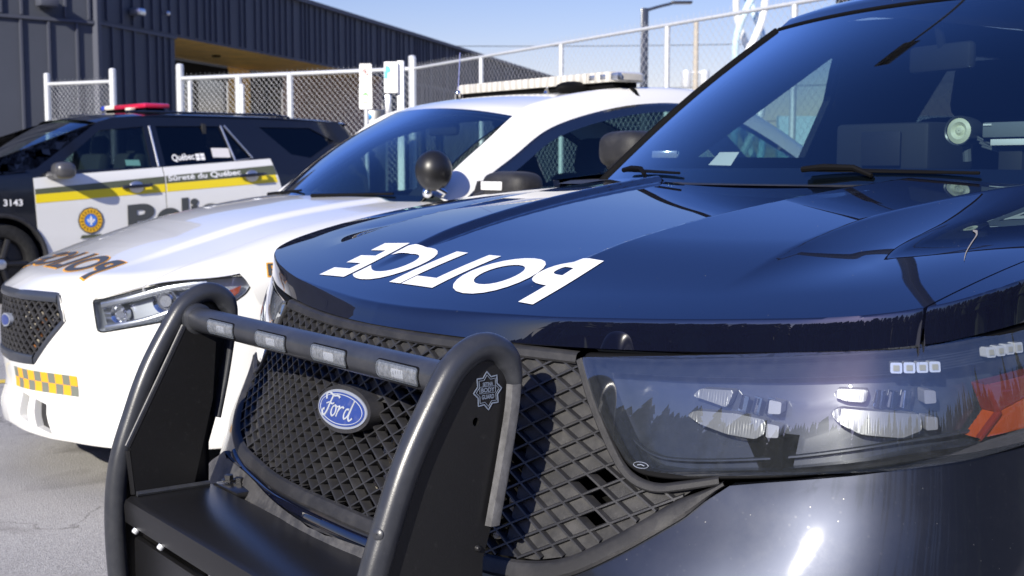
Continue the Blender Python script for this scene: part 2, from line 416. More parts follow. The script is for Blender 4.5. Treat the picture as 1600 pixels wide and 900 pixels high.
def text_on(mb, txt, fn, x0, x1, y0, y1, off=.001, bold=.02, shear=0., step=.03, spacing=1., skew=0., caps=True, lim=None):
    """writing laid on a surface: 2D box x0..x1 (x1 < x0 mirrors it), y0..y1"""
    v, f = text2d(txt, bold, shear, spacing)
    lo, hi = v.min(0), v.max(0)
    if lim: lo[1], hi[1] = lim
    u = (v-lo)/(hi-lo)
    bm = bmesh.new(); vs = [bm.verts.new((p[0], p[1], 0)) for p in u]
    for q in f:
        try: bm.faces.new([vs[i] for i in q])
        except ValueError: pass
    nx = max(1, int(abs(x1-x0)/step)); ny = max(1, int(abs(y1-y0)/step))
    for i in range(1, nx): bmesh.ops.bisect_plane(bm, geom=bm.verts[:]+bm.edges[:]+bm.faces[:], plane_co=(i/nx, 0, 0), plane_no=(1, 0, 0))
    for i in range(1, ny): bmesh.ops.bisect_plane(bm, geom=bm.verts[:]+bm.edges[:]+bm.faces[:], plane_co=(0, i/ny, 0), plane_no=(0, 1, 0))
    bm.verts.index_update(); C = np.array([q.co[:2] for q in bm.verts])
    X = x0+(x1-x0)*C[:, 0]+skew*C[:, 1]; Y = y0+(y1-y0)*C[:, 1]
    mb.add(fn(X, Y, off), [[q.index for q in g.verts] for g in bm.faces]); bm.free(); return mb
def wheel(parent, c, r, w, side, rimmat='rim', capmat='satin'):
    """tyre > rim, hub; side=+1 faces +X"""
    ax = (side, 0, 0); o = (c[0]-side*w, c[1], c[2])
    t = MB().lathe([(r*.66, 0), (r*.9, .0), (r*.985, .02), (r, .05), (r, w-.05), (r*.985, w-.02), (r*.9, w), (r*.80, w+.004), (r*.70, w-.002), (r*.66, w-.012)], o, ax, 48).build('wheel', 'rubber', parent)
    rm = MB().lathe([(r*.66, w-.012), (r*.63, w-.03), (r*.60, w-.06), (r*.25, w-.045), (r*.20, w-.02), (r*.12, w-.015), (.001, w-.015)], o, ax, 48)
    for i in range(5):
        a = 2*math.pi*i/5; d = (0, math.cos(a), math.sin(a))
        rm.tube([(o[0]+side*(w-.02), o[1]+d[1]*r*.15, o[2]+d[2]*r*.15), (o[0]+side*(w-.022), o[1]+d[1]*r*.63, o[2]+d[2]*r*.63)], r*.075, 8)
    rm.build('rim', rimmat, t)
    MB().lathe([(r*.13, w-.02), (r*.12, w), (r*.05, w+.008), (.001, w+.01)], o, ax, 24).build('hub_cap', capmat, t)
    return t
# ================================================= the dark utility vehicle in front
TH = R(-53.8043)
A = thing('police_suv', (-.2053, 2.4614, 0), TH, 'dark navy police SUV with black push bumper, POLICE lettered in reverse across its bonnet', 'police car', 'parked police vehicles')

def mir(P): P = np.array(P, float).copy(); P[..., 0] *= -1; return P

# ---- bonnet
def bonnet_grid(x0, x1, nx, ny):
    X = np.linspace(x0, x1, nx); rows = []
    vv = np.concatenate([(.09*np.linspace(0, 1, 34)**2)[:-1], np.linspace(.09, 1, ny)])
    for v in vv:
        yf = np.interp(np.abs(X), OA.x, OA.y); yr = 1.0+.13*X**2
        y = yf+(yr-yf)*v if v > .09 else yf+v*1.0
        y = np.where(v > .09, yf+.09+(yr-yf-.09)*(v-.09)/.91, yf+v)
        rows.append(np.stack([X, y, hoodA(X, y)], -1))
    return np.array(rows)
G = bonnet_grid(-1., 1., 321, 110)
b = MB().grid(G)
e = G[0]; b.grid([e, e+np.array([0, .012, -.006]), e+np.array([0, .05, -.004])])
for c in (0, -1):
    e = G[:, c]; b.grid([e, e+np.array([0, 0, -.03])])
hood = b.build('hood', 'navy', A, angle=50)
surfH = lambda x, y, off: np.stack([x, y, hoodA(x, y)+off], -1)
t = MB(); text_on(t, 'POLICE', surfH, .372, -.405, .024, .212, off=.0012, bold=.042, step=.02, spacing=1.04, skew=-.030)
t.build('hood_lettering', 'decal_white', hood, smooth=True)
# bird dropping streak on the bonnet
def bp_streak():
    t = MB(); P = cr([(.800, .652), (.812, .640), (.835, .610), (.865, .552), (.897, .491), (.925, .445)], 4)
    V = []; W = [.001, .002, .006, .012, .012, .009, .006, .0045, .004, .0035, .003, .003, .003, .003, .003, .0025, .0025, .002, .002, .001, .001]
    for i, p in enumerate(P):
        w = W[min(i, len(W)-1)]; V.append([(p[0]-w*.22, p[1]-w*.22), (p[0]+w*.22, p[1]+w*.22)])
    V = np.array(V); return t.grid(surfH(V[..., 0], V[..., 1], .0015))
bp_streak().build('dried_streak', pri('dried_grey_streak', (.24, .225, .205), rough=.8), hood)

# ---- wings either side of the bonnet
_y0 = float(np.interp(1.0056, OA.x, OA.y)); YS = np.concatenate([_y0+(.45-_y0)*np.linspace(0, 1, 60)**1.5, np.linspace(.45, 1.45, 50)[1:]])
for sg in (1, -1):
    rows = []
    for y in YS:
        xo = float(np.interp(y, OA.y[5:], OA.x[5:])); tt = np.linspace(0, 1, 34)
        x = 1.0035+(xo-1.0035)*(1-(1-tt)**1.6); z = hoodA(x, np.full_like(x, y)); r = np.stack([x, np.full_like(x, y), z], -1)
        if y > .66:
            zz = np.linspace(.0, 1, 14)[1:]*min(1, (y-.66)/.03); r = np.concatenate([r, np.stack([xo+.012*np.sin(zz*2.6), 0*zz+y, r[-1, 2]-zz*(r[-1, 2]-.80)], -1)])
        else: r = np.concatenate([r, np.repeat(r[-1:], 13, 0)])
        rows.append(r*[sg, 1, 1])
    b = MB().grid(rows); w0 = np.array(rows)[:, 0]; b.grid([w0, w0+[0, 0, -.04]])
    fe = b.build('fender', 'navy', A, angle=50)
    # side of the wing behind the front bumper, round the wheel
    arch = [(1.02+.41*math.cos(a), .37+.41*math.sin(a)) for a in np.linspace(0, 2*math.pi, 40)[:-1]]
    sf = lambda y, z, off: np.stack([sg*(1.083-.02*np.abs((z-.62)/.3)**2+off), y, z], -1)
    MB().region([(.70, .80), (1.45, .80), (1.45, .30), (.70, .30)], sf, .05, .02, [arch]).build('fender_side', 'navy', fe)
    MB().tube([(sg*1.088, 1.02+.415*math.cos(a), .37+.415*math.sin(a)) for a in np.linspace(-.15, math.pi+.15, 40)], .018, 8).build('wheel_arch_trim', 'black_plastic', fe)
    wheel(A, (sg*1.07, 1.02, .37), .37, .25, sg)
    wheel(A, (sg*1.07, 4.1, .37), .37, .25, sg)

# ---- grille
GR = [(.50, .894), (.532, .890), (.567, .832), (.613, .770), (.645, .738), (.675, .722), (.705, .716), (.772, .731), (.735, .703), (.655, .642), (.585, .602), (.52, .583), (.44, .574), (.3, .571), (.15, .575), (0, .577)]
GP = GR+[(-x, z) for x, z in GR[-2::-1]]
GP = GP+[(0, .894)]
def lat_a(s): return np.interp(np.abs(s), [0, .3, .5, 1], [.0235, .0255, .0305, .0315])
_us = np.linspace(0, 1.2, 600); _uu = np.concatenate([[0], np.cumsum(np.diff(_us)/lat_a((_us[1:]+_us[:-1])/2))])
LB = .0155
def uof(s): return np.sign(s)*np.interp(np.abs(s), _us, _uu)
def sof(u): return np.sign(u)*np.interp(np.abs(u), _uu, _us)
gm = MB()
u0 = float(uof(.79))
for fam in (1, -1):
    for k in range(-40, 41):
        run = []
        us = np.arange(-u0, u0, .12); ss = sof(us); zz = .69+2*LB*k+fam*LB*us
        for s_, z_ in zip(ss, zz):
            ok = inside((s_, z_), GP) and ((s_/.096)**2+((z_-.748)/.042)**2 > 1)
            if ok: run.append((s_, z_))
            if (not ok or s_ == ss[-1]) and len(run) > 2:
                P = np.array(run); T = np.gradient(P, axis=0); T /= np.linalg.norm(T, axis=1)[:, None]; Q = np.stack([-T[:, 1], T[:, 0]], 1)
                w = .0020
                prof = [(-1.5, -.017), (-1.3, -.004), (-.7, 0), (.7, 0), (1.3, -.004), (1.5, -.017)]
                gm.grid(np.stack([fasA(P[:, 0]+Q[:, 0]*a*w, P[:, 1]+Q[:, 1]*a*w, o) for a, o in prof], 1)); run = []
            elif not ok: run = []
grille = gm.build('grille', 'grille', A, angle=25, label='black diamond mesh grille')
def cell(s, z):   # the lattice diamond holding this point
    u = float(uof(s)); a = (z-.69)/LB
    p = math.floor((a-u)/2); q = math.floor((a+u)/2); cu = ((2*q+1)-(2*p+1))/2; cz = .69+LB*((2*q+1)+(2*p+1))/2
    return [(float(sof(cu-1)), cz), (float(sof(cu)), cz-LB), (float(sof(cu+1)), cz), (float(sof(cu)), cz+LB)]
skip = [cell(.628, .716), cell(.596, .706), cell(.622, .685), cell(.607, .652)]
skip = skip+[[(-x, z) for x, z in h] for h in skip]
OPEN = [(.43, .56), (.45, .60), (.45, .76), (.36, .802), (.12, .802), (.10, .77), (-.10, .77), (-.12, .802), (-.36, .802), (-.45, .76), (-.45, .60), (-.43, .56)]
MB().region(GP, lambda s, z, o: fasA(s, z, -.0085+o), .03, 0, skip+[OPEN]).build('grille_panel', 'grille_panel', grille)
MB().region(GP, lambda s, z, o: fasA(s, z, -.13+o), .06).build('grille_backing', 'dark', grille)
for s_, z_, w_, h_ in ((.05, .70, .018, .03), (.085, .675, .014, .05), (.10, .64, .02, .03), (.13, .70, .016, .045), (.145, .655, .022, .05), (.165, .61, .02, .03), (.19, .69, .02, .045), (.205, .635, .02, .04), (.055, .61, .02, .022), (.24, .665, .02, .05), (.26, .60, .02, .03), (.31, .64, .012, .035), (.33, .60, .02, .02), (.40, .59, .02, .015), (.42, .64, .012, .04), (.44, .60, .01, .02)):
    MB().box(fasA(s_, z_, -.050), (w_, .02, h_), Matrix.Rotation(.3*math.sin(s_*90), 3, 'Y'), .005).build('cooler_fitting', 'cream', grille)
low = dens(rnd(GR, .02)+[], .012, False)
side = [p for p in low]
fr = MB()
half = [(.50, .892), (.530, .889), (.567, .832), (.613, .770), (.643, .737), (.672, .722), (.705, .717), (.775, .733)]
for sg in (1, -1):
    P = [(sg*x, z) for x, z in cr([(.531, .893)]+half[2:6]+[(.705, .718), (.74, .725), (.80, .741)], 8)]
    fr.ribbon(P, fasA, .014, .007, base=-.001)
_lo = [(.808, .738), (.742, .690), (.661, .631), (.588, .588), (.52, .568), (.44, .559), (.3, .556), (.15, .561)]; P = cr(_lo+[(0, .564)]+[(-x, z) for x, z in _lo[::-1]], 8)
wd = .030*np.clip((1.0-np.abs(P[:, 0])/.812)/.08, .25, 1); fr.ribbon(P, fasA, wd, .010, base=-.002)
P = np.stack([np.linspace(-.525, .525, 70), np.full(70, .8935)], 1)
fr.ribbon(P, fasA, .021, .010, base=-.006)
fr.build('grille_surround', 'black_plastic', grille, angle=30)
# blue oval badge
bf = lambda u, v, off: fasA(u, .748+v, .020+off)
ell = [(.088*math.cos(a), .0345*math.sin(a)) for a in np.linspace(0, 2*math.pi, 64)[:-1]]
sc_ = lambda k, kk=None: [(x*k, y*(kk or k)) for x, y in ell]
pod = MB().region(sc_(1.1, 1.22), bf, .02, .03); pod.build('badge_pod', 'black_plastic', grille)
bd = MB().region(ell, lambda u, v, o: bf(u, v, .002+o), .02, .004); badge = bd.build('badge', 'badge_rim', grille)
MB().region(sc_(.93, .86), lambda u, v, o: bf(u, v, .0035+o), .02, .002).build('badge_field', 'blue', grille)
ln = MB(); ln.ribbon(sc_(.86, .76), lambda u, v, o: bf(u, v, .0036+o), .0016, .0006, True)
# script letters as pen strokes
def pen(pts, w, m=ln, n=7):
    P = cr(pts, n); m.ribbon(P, lambda u, v, o: bf(u*.0018-.0, v*.0018, .0037+o), w, .0012)
pen([(-31, 6), (-33, 11), (-27, 13.5), (-18, 11.5), (-9, 12.5), (-4, 10.5)], 2.2)
pen([(-19, 11), (-22, 4), (-25, -5), (-29, -10), (-34, -9), (-34, -5), (-30, -4)], 2.6)
pen([(-29, 2), (-24, 3.5), (-17, 3), (-13, 5)], 1.8)
pen([(-10, 2.5), (-15, 0), (-16, -6), (-12, -8.5), (-7.5, -5), (-8, 1), (-11, 2.5)], 2.2)
pen([(-8, 1), (-4, 2), (-1, 2.5), (-2.5, -2), (-4, -8)], 2.0)
pen([(-2.5, -3), (1, 1), (5, 2.8), (8, 1.5)], 2.0)
pen([(18, 2), (13, 1.5), (10, -4), (12, -8), (17, -5), (20, 2), (24, 12)], 2.1)
pen([(24, 12), (20, 0), (19, -6), (22, -8.5), (27, -5)], 2.2)
ln.build('badge_script', pri('badge_silver', (.45, .48, .52), rough=.35, metal=.3), grille)

# ---- headlights
amber_dark = pri('dark_amber_lens', (.14, .018, .012), rough=.25, coat=.8)
bracket = pri('lamp_bracket_grey', (.22, .22, .23), rough=.35, metal=.3)
HL = [(.540, .898), (.576, .838), (.622, .778), (.650, .748), (.675, .738), (.72, .737), (.87, .757), (.98, .777), (1.075, .797), (1.234, .809), (1.42, .83), (1.54, .862), (1.575, .90), (1.575, .995), (1.42, .985), (1.259, .968), (1.074, .947), (.973, .936), (.851, .923), (.697, .908)]
HLr = rnd(HL, [.008, .02, .02, .02, .02]+[.03]*15, 4)
def optic(mb, pts, off, thick, step=.02):
    return mb.region(pts, lambda s, z, o: fasA(s, z, off+o), step, thick)
for sg in (1, -1):
    f = (lambda fn: (lambda s, z, o: fn(s, z, o)*np.array([sg, 1, 1])))(fasA)
    fo = lambda off: (lambda s, z, o: f(s, z, off+o))
    h = MB().region(HLr, fo(-.058), .05); 
    q = dens(HLr, .02); rim = np.array([[f(p[0], p[1], o) for p in q+q[:1]] for o in (-.004, -.03, -.058)]); h.grid(rim)
    hl = h.build('headlight', 'housing', A, angle=40)
    MB().region(HLr, lambda s, z, o: f(s, z, .001+.012*np.sin(np.clip((z-.735)/.23, 0, 1)*math.pi)+o), .012, .0).build('lens', 'lens', hl)
    MB().ribbon(dens(HLr, .012), fo(-.004), .012, .006, True).build('lens_seal', 'gap', hl)
    # bezel shelf under the top edge, with fine ribs
    bz = MB()
    for i in range(9):
        k0, k1 = i/9, (i+1)/9
        ss = np.linspace(.57, 1.5, 70); top = np.interp(ss, [.57, .7, .85, .97, 1.07, 1.26, 1.5], [.892, .903, .917, .930, .941, .962, .975]); bot = np.interp(ss, [.57, .7, .85, .97, 1.07, 1.26, 1.5], [.872, .877, .887, .898, .906, .922, .932])
        zc = lambda k: top+(bot-top)*k
        bz.grid(np.stack([f(ss, zc(k0), -.020-.012*k0), f(ss, zc(k0+.09), -.015-.012*k0), f(ss, zc(k1), -.020-.012*k1)], 0))
    zc1 = bot; bz.grid(np.stack([f(ss, bot, -.032), f(ss, bot-.003, -.058)], 0))
    bz.build('bezel', 'bezel', hl, angle=20)
    for cx, cz, sl in ((1.066, .917, .03), (1.222, .936, .06)):
        l = MB()
        for i in range(4):
            s_ = cx-.0285+.019*i; z_ = cz+sl*(s_-cx); p = f(s_, z_, -.006)
            l.region(rnd([(s_-.0085, z_-.0075), (s_+.0085, z_-.0075), (s_+.0085, z_+.0075), (s_-.0085, z_+.0075)], .003), fo(-.006), .02, .014)
        l.build('strobe_light', 'led', hl)
        l2 = MB()
        for i in range(4):
            s_ = cx-.0285+.019*i; z_ = cz+sl*(s_-cx); l2.region(rnd([(s_-.0045, z_-.004), (s_+.0045, z_-.004), (s_+.0045, z_+.004), (s_-.0045, z_+.004)], .001), fo(-.0045), .02)
        l2.build('strobe_diode', pri('diode_yellow_grey', (.25, .24, .17), rough=.4), hl)
    # two stacked optics per side
    def ribs(mb, poly, off, n=46):
        lo, hi = min(p[0] for p in poly), max(p[0] for p in poly)
        mb.region(poly, lambda s, z, o: f(s, z, off+.0009*np.abs(((s+z*.7)*720) % 2-1)+o), .00139, .02, zstep=.02)
    for nm, q, off in (('lower_optic', [(.722, .822), (.735, .830), (.80, .832), (.848, .827), (.850, .808), (.835, .798), (.79, .801), (.745, .811)], -.030),
                       ('lower_optic', [(.942, .845), (.955, .853), (1.02, .851), (1.078, .848), (1.080, .826), (1.05, .815), (.99, .818), (.958, .831)], -.030),
                       ('upper_optic', [(.724, .850), (.735, .862), (.792, .864), (.783, .838), (.75, .845)], -.036), ('upper_optic', [(.945, .868), (.95, .879), (1.0, .880), (.995, .862), (.965, .862)], -.036)):
        ribs(o1 := MB(), rnd(q, .006), off); o1.build(nm, 'reflector', hl, angle=60)
    for a, zc_ in ((.796, .846), (1.004, .868)):
        for i in range(3):
            s0 = a+i*.021; MB().region([(s0+.002, zc_-.012), (s0+.017, zc_-.015), (s0+.022, zc_+.011), (s0+.007, zc_+.012)], lambda s, z, o, s0=s0: f(s, z, -.046+(s-s0)*.6+o), .02, .004).build('reflector_vane', 'chrome', hl)
    for a, z_ in ((.862, .846), (.862, .812), (1.094, .872), (1.094, .835)):
        MB().region(rnd([(a-.010, z_-.009), (a+.009, z_-.008), (a+.009, z_+.009), (a-.010, z_+.011)], .003), fo(-.026), .02, .025).build('optic_bracket', bracket, hl)
    am = MB(); am.region([(1.208, .846), (1.192, .886), (1.27, .893), (1.42, .912), (1.42, .872), (1.27, .862)], lambda s, z, o: f(s, z, -.022+.0012*np.abs((z*330) % 2-1)+o), .03, .03, zstep=.003)
    ts = am.build('turn_signal', amber_dark, hl, angle=60)
    am = MB(); am.region([(1.208, .845), (1.27, .861), (1.42, .871), (1.42, .838), (1.258, .818), (1.167, .812)], lambda s, z, o: f(s, z, -.020+.0016*np.abs((s*300) % 2-1)*np.abs((z*300) % 2-1)+o), .0034, .03, zstep=.0034)
    am.build('amber_optic', 'amber', ts, angle=60)
    MB().ribbon(dens([(1.192, .887), (1.209, .846), (1.166, .811)], .006, False), lambda s, z, o: f(s, z, -.022+o), .008, .008).build('amber_rim', amber_dark, ts)
    st = MB(); st.ribbon(cr([(.60, .79), (.655, .757), (.72, .752), (.87, .772), (1.05, .806), (1.2, .818)], 6), fo(-.05), .005, .006)
    st.build('lamp_sweep', 'housing', hl)
    ov = MB(); ov.ribbon([(.673+.0125*math.cos(a), .7475+.0045*math.sin(a)) for a in np.linspace(0, 2*math.pi, 30)[:-1]], lambda s, z, o: f(s, z, .0035+o), .0007, .0003, True)
    ov.ribbon([(.667, .747), (.673, .7485), (.679, .747)], lambda s, z, o: f(s, z, .0035+o), .0012, .0003)
    ov.build('lens_mark', 'badge_rim', hl)

# ---- painted front bumper
gritty = pri('gritty_dusty_plastic', (.03, .03, .033), rough=.6, dust=(30, .40, (.24, .23, .22), .4), bump=(300, .4))
BP = [(.815, .735), (.87, .746), (.98, .766), (1.075, .785), (1.234, .797), (1.42, .815), (1.57, .845), (1.60, .84), (1.60, .36), (1.2, .33), (0.9, .31), (0, .30), (0, .549), (.15, .546), (.3, .541), (.44, .544), (.52, .553), (.595, .575), (.661, .618), (.746, .681)]
for sg in (1, -1):
    f = (lambda s, z, o: fasA(s, z, o)*np.array([sg, 1, 1]))
    arch = [(1.87+.43*math.cos(a), .37+.41*math.sin(a)) for a in np.linspace(0, 2*math.pi, 40)[:-1]]
    MB().region(BP, f, .025, .03, [arch]).build('front_bumper', 'navy_bumper', A)
    MB().region([(0, .33), (.8, .35), (.85, .44), (.62, .545), (.50, .522), (.3, .512), (0, .524)], lambda s, z, o: f(s, z, .012+.010*np.sin(np.clip((.525-z)/.05, 0, 1)*math.pi/2)+o), .03, .012).build('lower_intake', gritty, A)
    MB().ribbon(cr([(.0, .536), (.15, .534), (.3, .528), (.44, .531), (.52, .540), (.57, .553)], 8), lambda s, z, o: f(s, z, -.002+o), .018, .009).build('chin_bar', 'navy', A)
MB().box((0, .55, .58), (1.7, .85, .45)).build('engine_bay', 'dark', A)
MB().box((0, 2.6, .27), (1.9, 4.4, .12)).build('underbody', 'dark', A)

# ---- push bumper
XL = .525
loop = cr([(-.385, .22), (-.398, .36), (-.400, .48), (-.388, .58), (-.357, .675), (-.318, .772), (-.268, .86), (-.238, .902), (-.205, .924), (-.175, .928), (-.148, .914), (-.133, .885), (-.134, .84), (-.150, .75), (-.172, .655)], 8)
tray = MB()
tray.grid(np.array([[(x, y, z) for x in np.linspace(-.500, .500, 9)] for y, z in
    [(-.372, .446), (-.388, .458), (-.390, .494), (-.386, .505), (-.374, .511), (-.20, .513), (-.192, .509), (-.192, .46)]]))
tray.build('push_bumper', 'plate', A, angle=30)
PB = [o for o in A.children if o.name.startswith('push_bumper')][0]
MB().box((0, -.362, .325), (1.0, .02, .20), None, .008).build('lower_plate', 'plate', PB)
for sg in (1, -1):
    P = [(sg*XL, y, z) for y, z in loop]
    n_ = len(P); kk = int(n_*.74)
    def fl(i):
        t = np.clip((i-kk)/(n_*.10), 0, 1); return (.0225, .0225-.0125*t, (1, 0, 0))
    lp = MB().tube(P, .0225, 20, True, fl); lp.build('hoop', 'powder', PB, angle=50)
    # steel plate inside the hoop
    pl = [(y+.014*(1 if i < n_*.7 else -1)*0, z) for i, (y, z) in enumerate(loop)]
    poly = [(y, z) for y, z in loop if z > .20]+[(-.19, .60), (-.20, .22)]
    hole = [(-.202+.006*math.cos(a), .816+.007*math.sin(a)) for a in np.linspace(0, 2*math.pi, 14)[:-1]]
    MB().region(poly, lambda y, z, o: np.stack([np.full_like(y, sg*(XL+.006))+sg*o, y, z], -1), .06, .010, [hole]).build('side_plate', 'plate', PB)
    # boxed inner bracket of the tray
    br = [(-.246, .861), (-.375, .616), (-.366, .505), (-.236, .520), (-.190, .70), (-.178, .845)]
    w = MB().region(br, lambda y, z, o: np.stack([np.full_like(y, sg*.494)-sg*o, y, z], -1), .06, .006)
    w.build('inner_bracket', 'plate', PB)
    ed = MB(); ed.tube([(sg*.500, y, z) for y, z in [(-.247, .862), (-.377, .616)]], .007, 8); ed.tube([(sg*.500, y, z) for y, z in [(-.377, .610), (-.368, .515)]], .007, 8)
    ed.build('bracket_edge', 'plate', PB)
    MB().tube([(sg*.5015, y-.004, z+.003) for y, z in [(-.247, .862), (-.377, .616)]], .0035, 6).build('pale_edge', 'plate_edge', PB)  # thin paler line along the upper bracket edge
    MB().tube([(sg*.487, -.366, .517), (sg*.487, -.205, .517)], .006, 8).build('weld_bead', 'powder', PB)
    # paler grey strip on the rear leg of the hoop
    stp = cr([(-.137, .87), (-.141, .83), (-.157, .75), (-.178, .655)], 5)
    MB().grid(np.array([[(sg*(XL+dx), y-dy, z) for dx, dy in ((.024, -.007), (.0255, .0), (.024, .009), (.012, .012))] for y, z in stp])).build('hoop_flange', 'plate_edge', PB)
    for y, z, x in ((-.200, .620, .512),):
        MB().lathe([(.001, .004), (.0035, .0036), (.005, .0015), (.0055, -.003)], (sg*(XL+.008), y, z), (sg, 0, 0), 16).build('bolt', 'rim', PB)
    if sg == 1:
        n = np.array([.50, -.83, .22]); n /= np.linalg.norm(n)
        MB().lathe([(.001, .0030), (.006, .0028), (.0088, .0012), (.0092, -.004)], np.array([XL, -.359, .668])+n*.0222, n, 24).build('plug_cap', 'powder', PB)
    for y, z in ((-.345, .47), (-.27, .47)):
        MB().lathe([(.001, .005), (.0055, .0048), (.0075, .002), (.0078, -.003)], (sg*(XL+.008), y, z-.03), (sg, 0, 0), 12).build('bolt', 'steel', PB)
for x in (-.44, -.30):
    MB().lathe([(.001, .006), (.005, .0055), (.007, .003), (.0072, -.004)], (x, -.388, .452), (0, -.7, -.7), 14).build('tray_bolt', 'steel', PB)
hw_ = MB(); hw_.lathe([(.001, .010), (.010, .010), (.010, 0), (.017, 0), (.017, -.004)], (-.475, -.165, .522), (0, 0, 1), 6); hw_.build('mount_bolt', 'rim', PB)
hw_ = MB(); hw_.lathe([(.001, .010), (.010, .010), (.010, 0), (.017, 0), (.017, -.004)], (-.452, -.150, .518), (0, 0, 1), 6); hw_.build('mount_bolt', 'rim', PB)
MB().box((-.44, -.145, .508), (.12, .09, .012), None, .003).build('mount_bracket', 'plate', PB)
# emblem on the near plate: eight-pointed star with BODY GUARD lettering
em = MB(); ef = lambda a, b, o: np.stack([XL+.0075+o+0*a, -.181+a, .862+b], -1)
star = []
for i in range(16):
    a = math.pi/2+i*math.pi/8+.06; r_ = .0275 if i % 2 == 0 else .0205; star.append((r_*math.cos(a)*.95, r_*math.sin(a)*1.08))
em.ribbon(dens(star, .003), ef, .0022, .0004, True); em.ribbon(dens([(x*.82, y*.82) for x, y in star], .003), ef, .0010, .0004, True)
for txt, y0, y1, hw in (('SETINA', .0075, .0135, .0095), ('BODY', -.002, .0050, .0125), ('GUARD', -.0125, -.0055, .0115)): text_on(em, txt, ef, -hw, hw, y0, y1, .0006, .03, step=.01)
em.ribbon(dens([(-.0145, -.0035), (.0145, -.0035), (.0145, .0066), (-.0145, .0066)], .003), ef, .0008, .0004, True)
em.build('star_emblem', 'emblem_grey', PB)
# round cross bar with four warning lights
YB, ZB, RB = -.218, .876, .0265
xs = np.linspace(-.52, .52, 30); MB().tube([(x, YB, ZB) for x in xs], RB, 28).build('cross_bar', 'powder', PB)
for sg in (1, -1): MB().lathe([(.0265, 0), (.033, .004), (.034, .014), (.034, .03)], (sg*.490, YB, ZB), (sg, 0, 0), 28).build('bar_collar', 'powder', PB)
def cyl(off): return lambda x, a, o: np.stack([x, YB-(RB+off+o)*np.cos(a), ZB+(RB+off+o)*np.sin(a)], -1)
for cx in (-.32, -.09, .14, .37):
    r4 = lambda w, h: rnd([(cx-w, -h), (cx+w, -h), (cx+w, h), (cx-w, h)], [.016]*4, 5)
    am = -.06
    sh = lambda fn: (lambda x, a, o: fn(x, a*1.0+am, o))
    # a is an angle: scale so rounded corners stay round
    sc2 = lambda q: [(x, (z)/RB) for x, z in q]
    rq = lambda w, h, r: sc2(rnd([(cx-w, -h), (cx+w, -h), (cx+w, h), (cx-w, h)], [r]*4, 6))
    wl = MB().region(rq(.066, .0175, .010), sh(cyl(.0005)), .02, .004, zstep=.2).build('warning_light', 'gap', PB)
    MB().region(rq(.0625, .0145, .008), sh(cyl(.0022)), .02, .003, zstep=.2).build('light_lens', glass('frosted_lens', (.85, .86, .88), 1.0, (160, .30)), wl) if cx == -.32 else MB().region(rq(.0625, .0145, .008), sh(cyl(.0022)), .02, .003, zstep=.2).build('light_lens', bpy.data.materials['frosted_lens'], wl)
    bb = MB()
    MB().region(sc2(rnd([(cx-.016, -.008), (cx+.020, -.008), (cx+.020, .006), (cx-.016, .006)], .003)), sh(cyl(.0014)), .01, .001, zstep=.2).build('led_cluster', 'led', wl)
    for q_ in (-.054, .054): MB().region(sc2([(cx+q_+.0035*math.cos(a), .0035*math.sin(a)) for a in np.linspace(0, 2*math.pi, 12)[:-1]]), sh(cyl(.0018)), .02, .001, zstep=.3).build('lens_screw', 'satin', wl)
    bb.region(rq(.058, .0115, .004), sh(lambda x, a, o: cyl(.0008+.0009*np.abs((x*260) % 2-1))(x, a, o)), .0038, 0, zstep=.3)
    bb.build('light_reflector', pri('lamp_diffuser_grey', (.20, .20, .20), rough=.3, metal=.4, vary=(140, .6)) if cx == -.32 else bpy.data.materials['lamp_diffuser_grey'], wl)

# ---- cabin: windscreen, pillars, roof
def ws(u, v):
    u = np.asarray(u, float); v = np.asarray(v, float)
    bx, by, bz = .745*u, 1.0+.135*u**2/.745**2*.745**2/.55, 1.176+.004*(1-u*u)
    by = 1.0+.145*u*u
    tx, ty, tz = .605*u, 1.605+.095*u*u, 1.632-.016*u*u
    w = v; bow = .035*np.sin(math.pi*v)*(1-.3*u*u)
    return np.stack([bx+(tx-bx)*w, by+(ty-by)*w-bow*.4, bz+(tz-bz)*w+bow*.55], -1)
U, V = np.meshgrid(np.linspace(-1, 1, 41), np.linspace(-.10, 1, 31))
wsc = MB().grid(ws(U, V)).build('windscreen', 'glass', A)
fr = MB(); k = np.linspace(-1, 1, 41)
wf = lambda u, v, d=.004: ws(u, v)+np.array([0, d, -d])
fr.grid(np.stack([wf(k, 0*k-.1), wf(k, 0*k+.045)], 0))
fr.grid(np.stack([wf(k, 0*k+.985), wf(k, 0*k+1)], 0))
for sg in (-1, 1):
    k2 = np.linspace(0, 1, 25); fr.grid(np.stack([wf(0*k2+sg*.972, k2), wf(0*k2+sg, k2)], 0))
fr.build('windscreen_border', 'frit', wsc)
vv = np.linspace(-.05, 1.0, 26)
tr = MB(); tr.tube([tuple(p) for p in ws(k, 0*k+1.005)+np.array([0, .002, .001])], .006, 8)
for sg in (-1, 1): tr.tube([tuple(p) for p in ws(0*vv+sg*1.012, vv)], .010, 8)
tr.build('windscreen_seal', 'gap', wsc)
